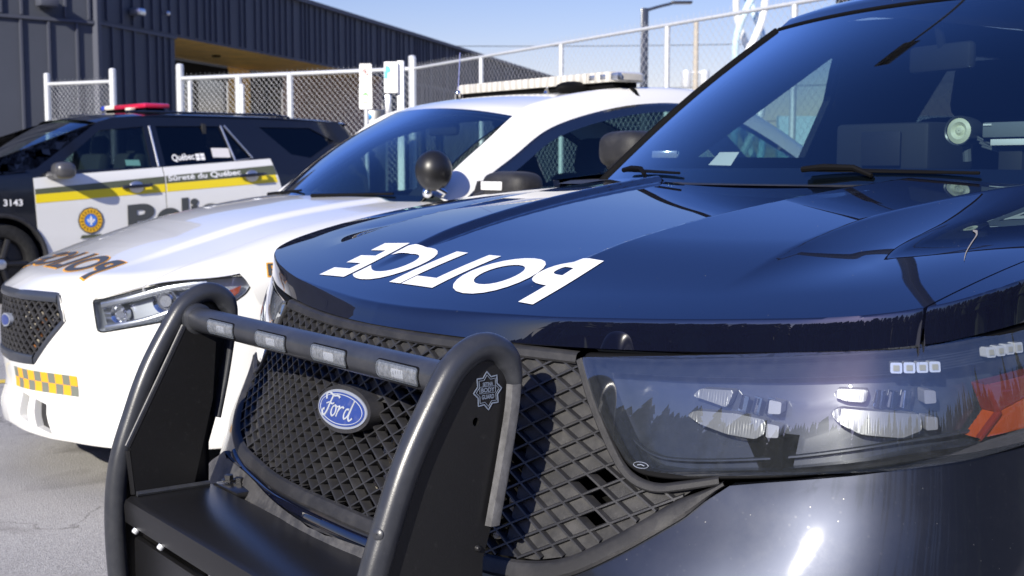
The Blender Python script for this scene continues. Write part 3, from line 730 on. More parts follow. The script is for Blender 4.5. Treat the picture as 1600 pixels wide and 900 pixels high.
# roof
rows = []
for y in np.concatenate([np.linspace(0, .3, 14)[:-1], np.linspace(.3, 3.1, 20)]):
    uu = np.linspace(-1, 1, 41)
    edge = ws(uu, 0*uu+1.0)
    fy = y/3.1; xw = .605+.085*min(1, y/.9)
    zc = np.interp(y, [0, .07, .15, .35, .7, 1.5, 2.6, 3.1], [1.634, 1.676, 1.700, 1.738, 1.762, 1.772, 1.75, 1.72])
    r = np.stack([uu*xw, edge[:, 1]*(1-min(1, y/1.2))+(1.605+.0*uu)*min(1, y/1.2)+y, zc-.016*uu**2-.022*uu**8*min(1, y/.5)], -1); rows.append(r)
roof = MB().grid(rows).build('roof', 'navy', A)
MB().grid(np.array(rows)+np.array([0, .01, -.02])).build('headliner', 'headliner', A)
# side upper bodywork with door windows
def sideA(sg):
    def fn(y, z, o):
        x = 1.075-.045*np.clip((z-.75)/.42, 0, 1)**2-.03*np.clip((.6-z)/.3, 0, 1)**2
        x = np.where(z > 1.19, 1.03-(z-1.19)*.62-.05*sstep(1.55, 1.70, z), x)
        # the screen pillar sweeps in towards the glass
        pin = ws(np.ones_like(y), np.clip((z-1.176)/.445, 0, 1))
        k = sstep(.22, 0.0, y-pin[:, 1])*(z > 1.17)
        x = x*(1-k)+(pin[:, 0]+.006)*k
        return np.stack([sg*(x+o), y, z], -1)
    return fn
prof = [(1.45, .30), (3.66, .30), (4.95, .36), (5.0, .9), (4.93, 1.22), (4.70, 1.655), (4.4, 1.675), (3.3, 1.70), (2.3, 1.695), (1.92, 1.655), (1.72, 1.612), (1.16, 1.185), (1.45, 1.172)]
arch = [(4.1+.41*math.cos(a), .37+.41*math.sin(a)) for a in np.linspace(0, 2*math.pi, 36)[:-1]]
w1 = [(1.71, 1.235), (2.12, 1.562), (2.18, 1.566), (2.24, 1.43), (2.255, 1.235)]
w2 = [(2.74, 1.235), (2.76, 1.61), (3.58, 1.60), (3.66, 1.26)]
w3 = [(3.80, 1.29), (3.74, 1.58), (4.45, 1.56), (4.62, 1.33)]
for sg in (1, -1):
    fn = sideA(sg)
    sd = MB().region(prof, fn, .08, .03, [arch, w1, w2, w3]).build('door_panel', 'navy', A)
    MB().region(prof, lambda y, z, o: fn(y, z, -.05+o), .2, 0, [arch, w1, w2, w3]).build('door_lining', 'headliner', A)
    MB().region(w1, lambda y, z, o: fn(y, z, -.012+o), .1).build('front_window', 'side_glass', A)
    MB().region(w2, lambda y, z, o: fn(y, z, -.012+o), .1).build('rear_window', 'dark_glass', A)
    MB().region(w3, lambda y, z, o: fn(y, z, -.012+o), .1).build('quarter_window', 'dark_glass', A)
    # door mirror
    m = MB().pod((sg*1.045, 1.50, 1.258), (.10, .085, .062), .6); m.tube([(sg*.95, 1.48, 1.19), (sg*1.03, 1.50, 1.21)], .03, 10)
    m.build('door_mirror', 'black_plastic', A)
# tail
uu = np.linspace(-1, 1, 25)
MB().grid([np.stack([uu*w, 0*uu+y-.05*uu**2, 0*uu+z], -1) for w, y, z in ((.69, 4.705, 1.70), (.86, 4.93, 1.25), (1.03, 5.0, .9), (1.02, 4.97, .36))]).build('tailgate', 'navy', A)
MB().box((-.30, 2.2, 1.79), (.55, .3, .07), None, .02).build('roof_lightbar', 'cream', A)

# ---- wipers and scuttle
MB().grid([np.stack([uu*.93, .965+.14*uu**2+d, 1.168-.006*uu**2+dz], -1) for d, dz in ((0, -.01), (.05, .0), (.12, .006))]).build('scuttle', 'black_plastic', A)
def wiper(u0, v0, u1, v1):
    w = MB(); lift = np.array([0, -.010, .010]); a, b_ = ws(u0, v0)+lift, ws(u1, v1)+lift*.7
    P = [tuple(a+(b_-a)*t) for t in np.linspace(0, 1, 12)]
    w.tube(P, .005, 8, True, lambda i: (.0035, .008-.0045*i/11, (0, -.5, .8)))
    c_ = a+(b_-a)*.30; w.tube([tuple(a+np.array([-.006, -.010, .0])), tuple(a+(b_-a)*.12+np.array([0, -.008, .006])), tuple(c_+np.array([0, -.006, .006])), tuple(a+(b_-a)*.42+np.array([0, -.012, -.010]))], [.007, .008, .007, .005], 8)
    return w.build('wiper', 'gap', A)
wiper(.17, .012, .71, .008); wiper(-.80, .012, -.42, .0)
# ---- cabin fittings
ds = MB(); ds.grid([np.stack([uu*w, y+.12*uu**2, 0*uu+z], -1) for w, y, z in ((.74, 1.06, 1.165), (.80, 1.35, 1.19), (.86, 1.66, 1.185), (.86, 1.75, 1.12), (.86, 1.72, .7))])
ds.build('dashboard', 'dash', A)
MB().box((0, 2.9, .55), (1.7, 3.2, .3)).build('cabin_floor', 'dark', A)
MB().box((0, 3.05, 1.15), (1.55, .04, .85), None, .01).build('prisoner_screen', 'seat', A)
for sx in (-.42, .42):
    s = MB(); s.box((sx, 2.42, 1.0), (.50, .16, .75), Matrix.Rotation(-.22, 3, 'X'), .06); s.box((sx, 2.54, 1.46), (.28, .10, .20), Matrix.Rotation(-.2, 3, 'X'), .045); s.box((sx, 2.15, .68), (.52, .55, .16), None, .05)
    s.build('seat', 'seat', A)
MB().box((-.045, 1.735, 1.497), (.235, .03, .075), Matrix.Rotation(R(-12), 3, 'Z'), .018).build('rear_view_mirror', 'dash', A)
MB().tube([(-.045, 1.74, 1.51), (-.03, 1.69, 1.59)], .012, 10).build('mirror_stalk', 'dash', A)
sw = MB(); 
cw = np.array([.40, 1.86, 1.10]); 
sw.tube([tuple(cw+np.array([.19*math.cos(a), .05*math.sin(a), .17*math.sin(a)])) for a in np.linspace(0, 2*math.pi, 40)], .016, 10, False)
sw.build('steering_wheel', 'dash', A)
MB().box((-.075, 1.62, 1.255), (.30, .20, .125), None, .012).build('computer_housing', 'dash', A)
MB().box((-.065, 1.51, 1.25), (.125, .006, .09), None, .002).build('computer_panel', pri('panel_grey', (.02, .02, .024), rough=.5), A)
# ================================================= the white saloon beside it
B = thing('police_sedan', (-1.925, 5.035, 0), TH, 'white police saloon with roof lightbar, black pillar spotlight and yellow chequered bumper strip', 'police car', 'parked police vehicles')
OS = Outline([(0, -.055), (.15, -.042), (.30, .005), (.40, .045), (.5, .083), (.6, .135), (.7, .22), (.8, .345), (.88, .51), (.925, .75), (.945, 1.1), (.95, 1.6), (.95, 2.2)])
_chin = hermite([.1, .2, .26, .34, .45, .56, .63, .72, .85], [-.03, .020, .026, .004, .012, .018, .012, 0, -.02])
gloss_trim = pri('gloss_black_trim', (.004, .005, .009), rough=.4, coat=1., coatr=.03, spec=.2); gloss_trim.node_tree.nodes['Principled BSDF'].inputs['Coat IOR'].default_value = 2.1
lampS = pri('silver_lamp_bowl', (.55, .57, .60), rough=.28, metal=.6)
def fasS(s, z, off=0.):
    s = np.asarray(s, float); z = np.asarray(z, float); x, y, nx, ny = OS.at(s); d = _chin(z)*np.interp(np.abs(s), [0, .9, 1.3], [1, .8, .3])+off
    return np.stack([x+nx*d, y+ny*d, z+0*s], -1)
_hc = hermite([-.1, .05, .31, .52, .79, 1.08, 1.42], [.735, .785, .850, .912, .990, 1.044, 1.085])
_zs = hermite([0, .37, .57, .84, 1.1, 1.35, 1.7, 2.2], [.735, .728, .728, .788, .815, .88, .955, 1.015])
def hoodS(X, Y):
    X = np.asarray(X, float); Y = np.asarray(Y, float); ax = np.abs(X)
    d, s = OS.dist(X, Y)
    xa = .34+.10*Y
    o = -.030*(ax/.7)**2+.014*sstep(xa+.08, xa, ax)*sstep(.1, .5, d)-.03*sstep(.72, .95, ax)
    top = _hc(Y)+o; zf = np.minimum(_zs(s), top-.004); t = np.clip(d/.13, 0, 1)
    return zf+(top-zf)*(1-(1-t)**2.6)
def grid_hood(x0, x1, nx, ny, yr):
    X = np.linspace(x0, x1, nx); rows = []
    for v in np.concatenate([np.linspace(0, .15, 22)[:-1], np.linspace(.15, 1, ny)]):
        yf = np.interp(np.abs(X), OS.x[:900], OS.y[:900]); y = yf+(yr(X)-yf)*v; rows.append(np.stack([X, y, hoodS(X, y)], -1))
    return np.array(rows)
yrS = lambda X: 1.24+.42*X**2
G = grid_hood(-.70, .70, 141, 60, yrS)
b = MB().grid(G)
for c in (0, -1): b.grid([G[:, c], G[:, c]+[0, 0, -.02]])
b.grid([G[0], G[0]+[0, .02, -.012]])
hd = b.build('hood', 'white', B, angle=50)
sfS = lambda x, y, off: np.stack([x, y, hoodS(x, y)+off], -1)
t = MB(); text_on(t, 'POLICE', sfS, .40, -.42, .10, .285, .002, .058, step=.03, spacing=1.12, skew=-.02); t.build('lettering_outline', 'decal_orange', hd)
t = MB(); text_on(t, 'POLICE', sfS, .394, -.412, .107, .279, .0035, .035, step=.03, spacing=1.12, skew=-.02); t.build('hood_lettering', 'decal_grey', hd)
for sg in (1, -1):
    rows = []
    for y in np.linspace(.235, 1.62, 80):
        xo = float(np.interp(y, OS.y[5:], OS.x[5:])); tt = np.linspace(0, 1, 30); x = .704+(xo-.704)*(1-(1-tt)**1.5)
        x = np.maximum(x, .704)
        r = np.stack([x, 0*x+y, hoodS(x, 0*x+y)], -1)
        q = np.linspace(0, 1, 12)[1:]*np.clip((y-.52)/.06, 0, 1)
        zz = r[-1, 2]+(.70-r[-1, 2])*q
        r = np.concatenate([r, np.stack([xo+.012*np.sin(q*3.1), 0*q+y, zz], -1)]); rows.append(r*[sg, 1, 1])
    MB().grid(rows).build('fender', 'white', B, angle=50)
def sideS(sg):
    def fn(y, z, o):
        xo = np.interp(y, OS.y[5:], OS.x[5:]); xo = np.where(y > 4.2, xo-.10*((y-4.2)/.75)**2, xo)
        x = xo+.012*np.sin(np.clip((z-.70)/.3, 0, 1)*3.1)-.05*np.clip((z-.88)/.2, 0, 1)**2-.03*np.clip((.5-z)/.3, 0, 1)**2
        return np.stack([sg*(x+o), y, z], -1)
    return fn
af = [(.99+.375*math.cos(a), .33+.375*math.sin(a)) for a in np.linspace(0, 2*math.pi, 36)[:-1]]
ar = [(3.86+.375*math.cos(a), .33+.375*math.sin(a)) for a in np.linspace(0, 2*math.pi, 36)[:-1]]
for sg in (1, -1):
    fn = sideS(sg)
    MB().region([(.57, .70), (1.60, .70), (1.60, .22), (.57, .22)], fn, .05, .02, [af]).build('fender_side', 'white', B)
    MB().region([(1.605, .22), (2.86, .22), (2.86, 1.085), (2.2, 1.065), (1.605, 1.03)], fn, .06, .03).build('front_door', 'white', B)
    MB().region([(2.866, .22), (3.5, .22), (3.9, .75), (3.9, 1.115), (2.866, 1.085)], fn, .06, .03, [ar]).build('rear_door', 'white', B)
    MB().region([(3.906, .70), (4.3, .25), (4.95, .35), (4.97, .9), (4.9, 1.10), (3.906, 1.115)], fn, .06, .03, [ar]).build('quarter_panel', 'white', B)
    for yw in (.99, 3.86): wheel(B, (sg*.94, yw, .33), .33, .22, sg)
    f = (lambda s, z, o, sg=sg: fasS(s, z, o)*np.array([sg, 1, 1]))
    # front bumper, half
    hlS = [(.554, .717), (.60, .722), (.84, .782), (.947, .796), (1.165, .808), (1.17, .793), (1.14, .745), (1.082, .705), (.946, .664), (.83, .644), (.61, .603), (.585, .606)]
    slots = [[(.13, .245), (.19, .225), (.175, .325), (.115, .335)], [(.24, .215), (.325, .195), (.29, .305), (.215, .32)]]
    bp = [(0, .452), (.225, .455), (.415, .63), (.375, .727), (.57, .722), (.84, .785), (.947, .799), (1.165, .812), (1.30, .80), (1.36, .70), (1.36, .19), (.9, .175), (.3, .175), (0, .20)]
    arq = [(1.60+.385*math.cos(a), .33+.375*math.sin(a)) for a in np.linspace(0, 2*math.pi, 36)[:-1]]
    MB().region(bp, f, .03, .03, [hlS, arq]+slots).build('front_bumper', 'white', B)
    for q in slots: MB().region(q, lambda s, z, o: f(s, z, -.03+o), .05).build('bumper_slot', 'black_plastic', B)
    st = MB(); st.ribbon(cr([(.63, .425), (.75, .418), (.86, .412)], 5), f, .006, .001, base=-.0015); st.build('bumper_crease', 'decal_grey', B)
    # headlight
    hr = rnd(hlS, .012, 3)
    h = MB().region(hr, lambda s, z, o: f(s, z, -.05+o), .04); q = dens(hr, .02); h.grid(np.array([[f(p[0], p[1], o) for p in q+q[:1]] for o in (-.002, -.05)]))
    hl = h.build('headlight', lampS, B)
    MB().region(hr, lambda s, z, o: f(s, z, .003+o), .03).build('lens', 'lens', hl)
    MB().ribbon(dens(hr, .02), lambda s, z, o: f(s, z, -.001+o), .006, .003, True).build('lens_seal', 'gap', hl)
    ch = MB(); ch.ribbon(cr([(.585, .700), (.7, .725), (.85, .764), (1.0, .785)], 5), lambda s, z, o: f(s, z, -.02+o), .030, .01)
    ch.ribbon(cr([(.61, .618), (.75, .645), (.85, .675), (.96, .715)], 5), lambda s, z, o: f(s, z, -.02+o), .022, .01)
    ch.region([(.575, .70), (.66, .72), (.70, .64), (.605, .612)], lambda s, z, o: f(s, z, -.03+.004*np.sin(z*500)+o), .02); ch.build('lamp_trim', 'satin', hl)
    for s_, z_, r_ in ((.845, .718, .042), (.665, .668, .032)):
        p = f(s_, z_, -.03); q_ = f(s_, z_, .0)-p; q_ = q_/np.linalg.norm(q_); MB().lathe([(.001, .006), (r_*.5, .006), (r_*.55, -.012), (r_, .012), (r_*1.1, .014), (r_*1.12, -.01)], p, q_, 24).build('lamp_bowl', 'chrome', hl)
    MB().region([(1.020, .735), (1.125, .771), (1.115, .746), (1.064, .712), (1.025, .700)], lambda s, z, o: f(s, z, -.02+o), .03, .02).build('turn_signal', 'amber', hl)
# grille
gp = [(.36, .722), (.40, .63), (.215, .462), (0, .455), (-.215, .462), (-.40, .63), (-.36, .722)]
gb = MB()
for i in range(-11, 12):
    for fam in (1, -1):
        run = [(s_, .59+fam*(s_-i*.045)*.95) for s_ in np.arange(-.41, .41, .012)]; run = [p for p in run if inside(p, gp)]
        if len(run) > 2: gb.ribbon(run, lambda s, z, o: fasS(s, z, -.012+o), .011, .010)
grs = gb.build('grille', 'black_plastic', B)
MB().region(gp, lambda s, z, o: fasS(s, z, -.09+o), .1).build('grille_backing', 'dark', grs)
for s_, z_, w_, h_ in ((.10, .64, .03, .05), (.15, .60, .03, .04), (.20, .65, .035, .06), (.25, .58, .03, .05), (.18, .54, .03, .03), (.30, .63, .025, .04)): MB().box(fasS(s_, z_, -.045), (w_, .02, h_), None, .006).build('cooler_fitting', 'cream', grs)
cop = pri('copper_brown', (.40, .16, .05), rough=.5)
for s_, z_, w_, h_ in ((.235, .62, .03, .03), (.21, .565, .03, .04), (.17, .51, .02, .02)): MB().box(fasS(s_, z_, -.04), (w_, .02, h_), None, .006).build('copper_fitting', cop, grs)
gf = MB(); gf.ribbon(dens(gp, .02), lambda s, z, o: fasS(s, z, -.006+o), .026, .010, True); gf.ribbon(dens([(-.36, .713), (.36, .713)], .03, False), lambda s, z, o: fasS(s, z, -.004+o), .036, .012); gf.ribbon(dens([(.22, .470), (-.22, .470)], .03, False), lambda s, z, o: fasS(s, z, -.004+o), .04, .012)
gf.build('grille_surround', pri('dark_blue_grey_trim', (.03, .034, .045), rough=.35, coat=.4), grs)
MB().region([(.058*math.cos(a), .607+.026*math.sin(a)) for a in np.linspace(0, 2*math.pi, 30)[:-1]], lambda s, z, o: fasS(s, z, .012+o), .03, .02).build('badge', 'badge_rim', grs)
MB().region([(.050*math.cos(a), .607+.020*math.sin(a)) for a in np.linspace(0, 2*math.pi, 30)[:-1]], lambda s, z, o: fasS(s, z, .0135+o), .03).build('badge_field', 'blue', grs)
# chequered strip
ck = MB(); n1 = 10
for r_ in range(2):
    for i in range(n1):
        ck.k = (i+r_) % 2; s0, s1 = .045+.042*i, .045+.042*(i+1); z0, z1 = .350+.039*r_, .350+.039*(r_+1)
        ck.grid(fasS(*np.meshgrid(np.linspace(s0, s1, 3), np.linspace(z0, z1, 3)), .0025))
ck.build('chequered_strip', ['decal_orange', pri('chequer_grey', (.16, .17, .14), rough=.45)], B, smooth=False)
# letters along the wing
t = MB(); fnl = lambda a, b, o: sideS(1)(a, b, o)
def wingt(a, b, o):
    x = np.interp(a, OS.y[5:], OS.x[5:]); return np.stack([x-.012+o, a, b], -1)
def wing_side(a, b, o):
    xo = np.interp(a, OS.y[5:], OS.x[5:]); zt = hoodS(xo, a); q = np.clip((zt-b)/np.maximum(zt-.70, .02), 0, 1)
    return np.stack([xo+.012*np.sin(q*3.1)+.003+o, a, b], -1)
for m_, d_, bo, o in (('decal_orange', .004, .06, .0), ('decal_grey', 0, .015, .0015)):
    t = MB(); text_on(t, 'POLICE', wing_side, .612-d_, .98+d_, .806-d_, .852+d_, o, bo, step=.03, spacing=1.1); t.build('wing_lettering', m_, B)
MB().box((0, 2.6, .24), (1.7, 4.3, .12)).build('underbody', 'dark', B)
MB().box((0, .75, .45), (1.2, .9, .45)).build('engine_bay', 'dark', B)
# windscreen
def wsS(u, v):
    u = np.asarray(u, float); v = np.asarray(v, float)
    bx, by, bz = .665*u, 1.20+.215*u*u, 1.064-.010*u*u
    tx, ty, tz = .60*u, 1.865+.09*u*u, 1.478-.050*u*u
    bow = .045*np.sin(math.pi*v)
    return np.stack([bx+(tx-bx)*v, by+(ty-by)*v-bow*.4, bz+(tz-bz)*v+bow*.5], -1)
U, V = np.meshgrid(np.linspace(-1, 1, 31), np.linspace(-.06, 1, 25))
wsn = MB().grid(wsS(U, V)).build('windscreen', glass('sedan_windscreen_glass', (.56, .70, .72), 2.8), B)
fr = MB(); k = np.linspace(-1, 1, 31); d_ = np.array([0, .004, -.004])
fr.grid(np.stack([wsS(k, 0*k-.06)+d_, wsS(k, 0*k+.07)+d_], 0)); fr.grid(np.stack([wsS(k, 0*k+.975)+d_, wsS(k, 0*k+1)+d_], 0))
k2 = np.linspace(0, 1, 20)
for sg in (1, -1): fr.grid(np.stack([wsS(0*k2+sg*.982, k2)+d_, wsS(0*k2+sg, k2)+d_], 0))
fr.build('windscreen_border', 'frit', wsn)
MB().grid([np.stack([uu*.70, 1.175+.22*uu**2+d, 1.052-.01*uu**2+dz], -1) for d, dz in ((0, -.006), (.08, .004))]).build('scuttle', 'black_plastic', B)
for x0, x1, v1 in ((-.52, -.02, .06), (.16, .55, .06)):
    w = MB(); a = wsS(x0/.665, .0)+np.array([0, -.03, .015]); c_ = wsS(x1/.665, v1)+np.array([0, -.012, .006])
    w.tube([tuple(a+(c_-a)*t) for t in np.linspace(0, 1, 8)], [.008, .008, .0075, .007, .006, .006, .005, .005], 8); w.build('wiper', 'gap', B)
# pillars and roof rails
inn = cr([(.668, 1.42, 1.050), (.664, 1.50, 1.108), (.652, 1.62, 1.195), (.634, 1.76, 1.292), (.606, 1.957, 1.428), (.60, 2.09, 1.479), (.598, 2.31, 1.520), (.595, 2.54, 1.545), (.59, 2.9, 1.556), (.58, 3.15, 1.542), (.57, 3.4, 1.49), (.575, 3.65, 1.39), (.60, 3.92, 1.255), (.64, 4.12, 1.135)], 6)
out_ = cr([(.80, 1.50, 1.035), (.775, 1.575, 1.068), (.748, 1.715, 1.165), (.735, 1.858, 1.250), (.722, 2.03, 1.357), (.715, 2.21, 1.420), (.708, 2.44, 1.471), (.702, 2.63, 1.496), (.695, 2.84, 1.506), (.69, 3.08, 1.492), (.70, 3.27, 1.43), (.73, 3.48, 1.335), (.78, 3.73, 1.20), (.83, 4.02, 1.12)], 6)
ine = np.stack([inn+(out_-inn)*t+np.array([0, 0, .040*math.sin(math.pi*t**.62)])+np.array([.012*math.sin(math.pi*t), 0, 0]) for t in np.linspace(0, 1, 9)], 0)
win = out_+np.array([.028, .0, -.042])+np.linspace(1, 0, len(out_))[:, None]*np.array([0, .03, 0])
for sg in (1, -1):
    s3 = np.array([sg, 1, 1])
    MB().grid(ine*s3).build('roof_pillar', 'white', B)
    MB().grid(np.stack([inn, inn+np.array([-.012, 0, -.012]), inn+np.array([-.03, 0, -.004])], 0)*s3).build('roof_ditch', 'gap', B)
    MB().grid(np.stack([out_, out_+np.array([.016, 0, -.010]), win], 0)*s3).build('window_frame', gloss_trim, B)
    # door glass
    n = len(win); a0, a1 = 4, n-8
    seg = win[a0:a1]; yb = np.linspace(1.66, 3.92, len(seg)); bot = np.stack([.885-0*yb, yb, np.interp(yb, [1.6, 2.86, 3.95], [1.03, 1.085, 1.115])], -1)
    ymid = 2.85
    gm_ = np.stack([bot+(seg-bot)*t+np.array([.02*math.sin(math.pi*t), 0, 0]) for t in np.linspace(0, 1, 8)], 0)
    cut = [i for i in range(len(seg)) if gm_[-1, i, 1] < 2.80][-1]; cut2 = [i for i in range(len(seg)) if gm_[-1, i, 1] > 3.0][0]
    MB().grid(gm_[:, :cut+1]*s3).build('front_window', 'side_glass', B)
    MB().grid(gm_[:, cut2:]*s3).build('rear_window', 'side_glass', B)
    MB().grid((gm_[:, cut:cut2+1]+np.array([.006, 0, 0]))*s3).build('door_pillar', 'blackpaint', B)
    MB().tube([tuple(p*s3) for p in bot+np.array([.012, 0, .004])], .012, 8).build('window_sill', 'gap', B)
    # door mirror
    if sg < 0: continue
    m = MB(); m.pod((sg*1.055, 1.615, 1.126), (.135, .085, .060), .62); m.tube([(sg*.88, 1.57, 1.055), (sg*.96, 1.60, 1.085), (sg*1.02, 1.61, 1.11)], [.04, .04, .04], 12)
    m.grid(np.array([[(sg*.872, 1.53, 1.04), (sg*.80, 1.62, 1.145)], [(sg*.90, 1.68, 1.05), (sg*.85, 1.74, 1.15)]]))
    mo = m.build('door_mirror', 'black_plastic', B)
    if sg == 1: MB().box((sg*1.030, 1.530, 1.128), (.150, .008, .034), Matrix.Rotation(R(-3), 3, 'Z'), .003).build('mirror_sticker', 'decal_white', mo)
rt = MB(); rows = []
ids = [i for i in range(len(inn)) if 1.95 <= inn[i, 1] <= 3.2]
for i in ids:
    e = inn[i]; uu = np.linspace(-1, 1, 31); t0 = np.clip((e[1]-1.957)/.5, 0, 1)
    y = e[1]-(.092*(1-t0))*(1-uu**2); z = e[2]+(.050-.022*t0)*(1-np.abs(uu)**2.2)
    rows.append(np.stack([uu*(e[0]-.012), y, z], -1))
MB().grid(rows).build('roof', 'white', B)
MB().grid(np.array(rows)+np.array([0, 0, -.03])).build('headliner', 'headliner', B)
rear = [i for i in range(len(inn)) if inn[i, 1] >= 3.18]
MB().grid([np.stack([np.linspace(-1, 1, 21)*inn[i, 0], inn[i, 1]+.09*(1-np.linspace(-1, 1, 21)**2), inn[i, 2]+.03*(1-np.linspace(-1, 1, 21)**2)], -1) for i in rear]).build('rear_screen', 'side_glass', B)
uu = np.linspace(-1, 1, 21)
MB().grid([np.stack([uu*w, y+.06*(1-uu**2), z+.02*(1-uu**2)], -1) for w, y, z in ((.64, 4.12, 1.135), (.74, 4.5, 1.13), (.80, 4.83, 1.10), (.86, 4.90, .9), (.86, 4.93, .4))]).build('boot_lid', 'white', B)
# fittings: spotlight on the pillar, lightbar, antennas
sp = MB(); sp.ball((.770, 1.425, 1.188), (.073, .078, .084), 32)
spo = sp.build('spotlight', pri('spotlight_black', (.010, .010, .011), rough=.38, coat=.0), B)
sb = MB(); sb.ball((.745, 1.41, 1.098), .022, 16); sb.tube([(.755, 1.42, 1.115), (.745, 1.41, 1.098), (.70, 1.46, 1.085)], .012, 10); sb.tube([(.79, 1.43, 1.118), (.80, 1.46, 1.10), (.765, 1.47, 1.09)], .012, 10); sb.build('spotlight_bracket', 'chrome', spo)
lb = MB(); hw = .675
pts_ = rnd([(-hw, -.10), (hw, -.10), (hw, .10), (-hw, .10)], .05, 6)
zt = [(0, .985), (.010, 1), (.040, .995), (.050, .96)]
rings = np.array([[(x*k_, 2.585+y*k_, 1.597+z_*.95) for x, y in pts_+pts_[:1]] for z_, k_ in zt]); lb.grid(rings); lb.add(rings[-1][:-1], [tuple(range(len(pts_)))]); lb.add(rings[0][:-1], [tuple(range(len(pts_)))])
lbo = lb.build('lightbar', 'bar_lens', B, angle=40)
ds_ = MB()
for x in (-.46, -.23, 0, .23, .46): ds_.box((x, 2.585, 1.6205), (.006, .203, .045))
ds_.build('lens_divider', pri('divider_grey', (.35, .34, .31), rough=.6), lbo)
for x in (.50, .58, .66): MB().box((x, 2.50, 1.62), (.05, .03, .034), None, .006).build('lamp_module', 'satin', lbo)
MB().box((0, 2.585, 1.586), (1.25, .15, .026), None, .006).build('bar_base', 'gap', lbo)
for sg in (1, -1): MB().tube([(sg*.52, 2.60, 1.585), (sg*.60, 2.60, 1.582), (sg*.655, 2.61, 1.55), (sg*.66, 2.62, 1.525)], [.022, .022, .02, .024], 8).build('bar_foot', 'gap', lbo)
an = MB(); an.ball((-.40, 2.33, 1.585), .016, 12); an.tube([(-.40, 2.33, 1.555), (-.40, 2.33, 1.58)], .02, 10); an.tube([(-.40, 2.33, 1.60), (-.44, 2.37, 1.80)], .0025, 6); an.build('antenna', 'chrome', B)
an = MB(); an.ball((.12, 2.52, 1.60), .014, 12); an.tube([(.12, 2.52, 1.565), (.12, 2.52, 1.59)], [.028, .016], 10); an.build('roof_stub', 'chrome', B)
sf_ = MB(); sf_.ball((.40, 2.46, 1.575), (.05, .11, .035), 18); sf_.build('shark_fin', 'gap', B)
# cabin
ds = MB(); ds.grid([np.stack([uu*w, y+.15*uu**2, 0*uu+z], -1) for w, y, z in ((.66, 1.28, 1.045), (.72, 1.55, 1.06), (.78, 1.8, 1.05), (.78, 1.85, .95), (.78, 1.8, .5))]); ds.build('dashboard', 'dash', B)
bi = MB(); bi.ball((.38, 1.70, 1.06), (.20, .10, .075)); bi.build('instrument_hood', 'dash', B)
MB().tube([(.38+.185*math.cos(a), 1.95+.06*math.sin(a), .99+.17*math.sin(a)) for a in np.linspace(0, 2*math.pi, 36)], .016, 8, False).build('steering_wheel', 'dash', B)
for sx in (-.38, .38):
    s = MB(); s.box((sx, 2.50, .85), (.48, .15, .66), Matrix.Rotation(-.22, 3, 'X'), .06); s.box((sx, 2.62, 1.25), (.27, .10, .19), Matrix.Rotation(-.2, 3, 'X'), .045); s.box((sx, 2.25, .52), (.5, .5, .14), None, .05); s.build('seat', 'seat', B)
MB().box((0, 3.4, .85), (1.4, .16, .6), Matrix.Rotation(-.25, 3, 'X'), .06).build('rear_bench', 'seat', B)
MB().box((0, 2.7, .38), (1.6, 2.6, .2)).build('cabin_floor', 'dark', B)
MB().box((0.0, 1.98, 1.385), (.24, .03, .065), None, .015).build('rear_view_mirror', 'dash', B)

# ================================================= the black and white vehicle behind
TH3 = -.81689
D = thing('police_suv', (-5.8446, 11.666, -.03), TH3, 'black police SUV with white doors, olive and yellow stripe and red roof lightbar', 'police car', 'parked police vehicles')
W3 = .975
def side3(sg):
    def fn(y, z, o):
        x = W3-.03*np.clip((z-.8)/.35, 0, 1)**2-.03*np.clip((.6-z)/.3, 0, 1)**2
        x = np.where(z > 1.15, W3-.03-(z-1.15)*.43, x); x = x-.16*np.clip((.75-y)/.75, 0, 1)**2
        return np.stack([sg*(x+o), y, z], -1)
    return fn
af3 = [(.80+.40*math.cos(a), .39+.40*math.sin(a)) for a in np.linspace(0, 2*math.pi, 36)[:-1]]
ar3 = [(3.72+.40*math.cos(a), .39+.40*math.sin(a)) for a in np.linspace(0, 2*math.pi, 36)[:-1]]
body = [(-.05, .35), (4.85, .38), (4.93, .9), (4.88, 1.42), (4.80, 1.66), (4.70, 1.735), (3.9, 1.765), (2.6, 1.76), (2.05, 1.72), (1.86, 1.665), (1.16, 1.22), (.5, 1.12), (.1, 1.05), (-.03, .95)]
fw = [(1.36, 1.20), (1.47, 1.31), (1.86, 1.585), (2.33, 1.635), (2.32, 1.235)]
rw = [(2.475, 1.245), (2.465, 1.64), (3.18, 1.655), (3.26, 1.305)]
qw = [(3.30, 1.31), (3.22, 1.655), (3.47, 1.33)]
dw = [(3.66, 1.655), (4.30, 1.66), (4.58, 1.52), (4.22, 1.335), (3.98, 1.37)]
wf = [(1.125, .905), (1.122, 1.135), (1.42, 1.163), (2.43, 1.235), (2.435, .35), (1.52, .35), (1.21, .42), (1.14, .6)]
wr = [(2.445, .35), (2.44, 1.235), (3.70, 1.325), (3.79, .95), (3.62, .84), (3.45, .82), (3.30, .72), (3.22, .56), (3.20, .35)]
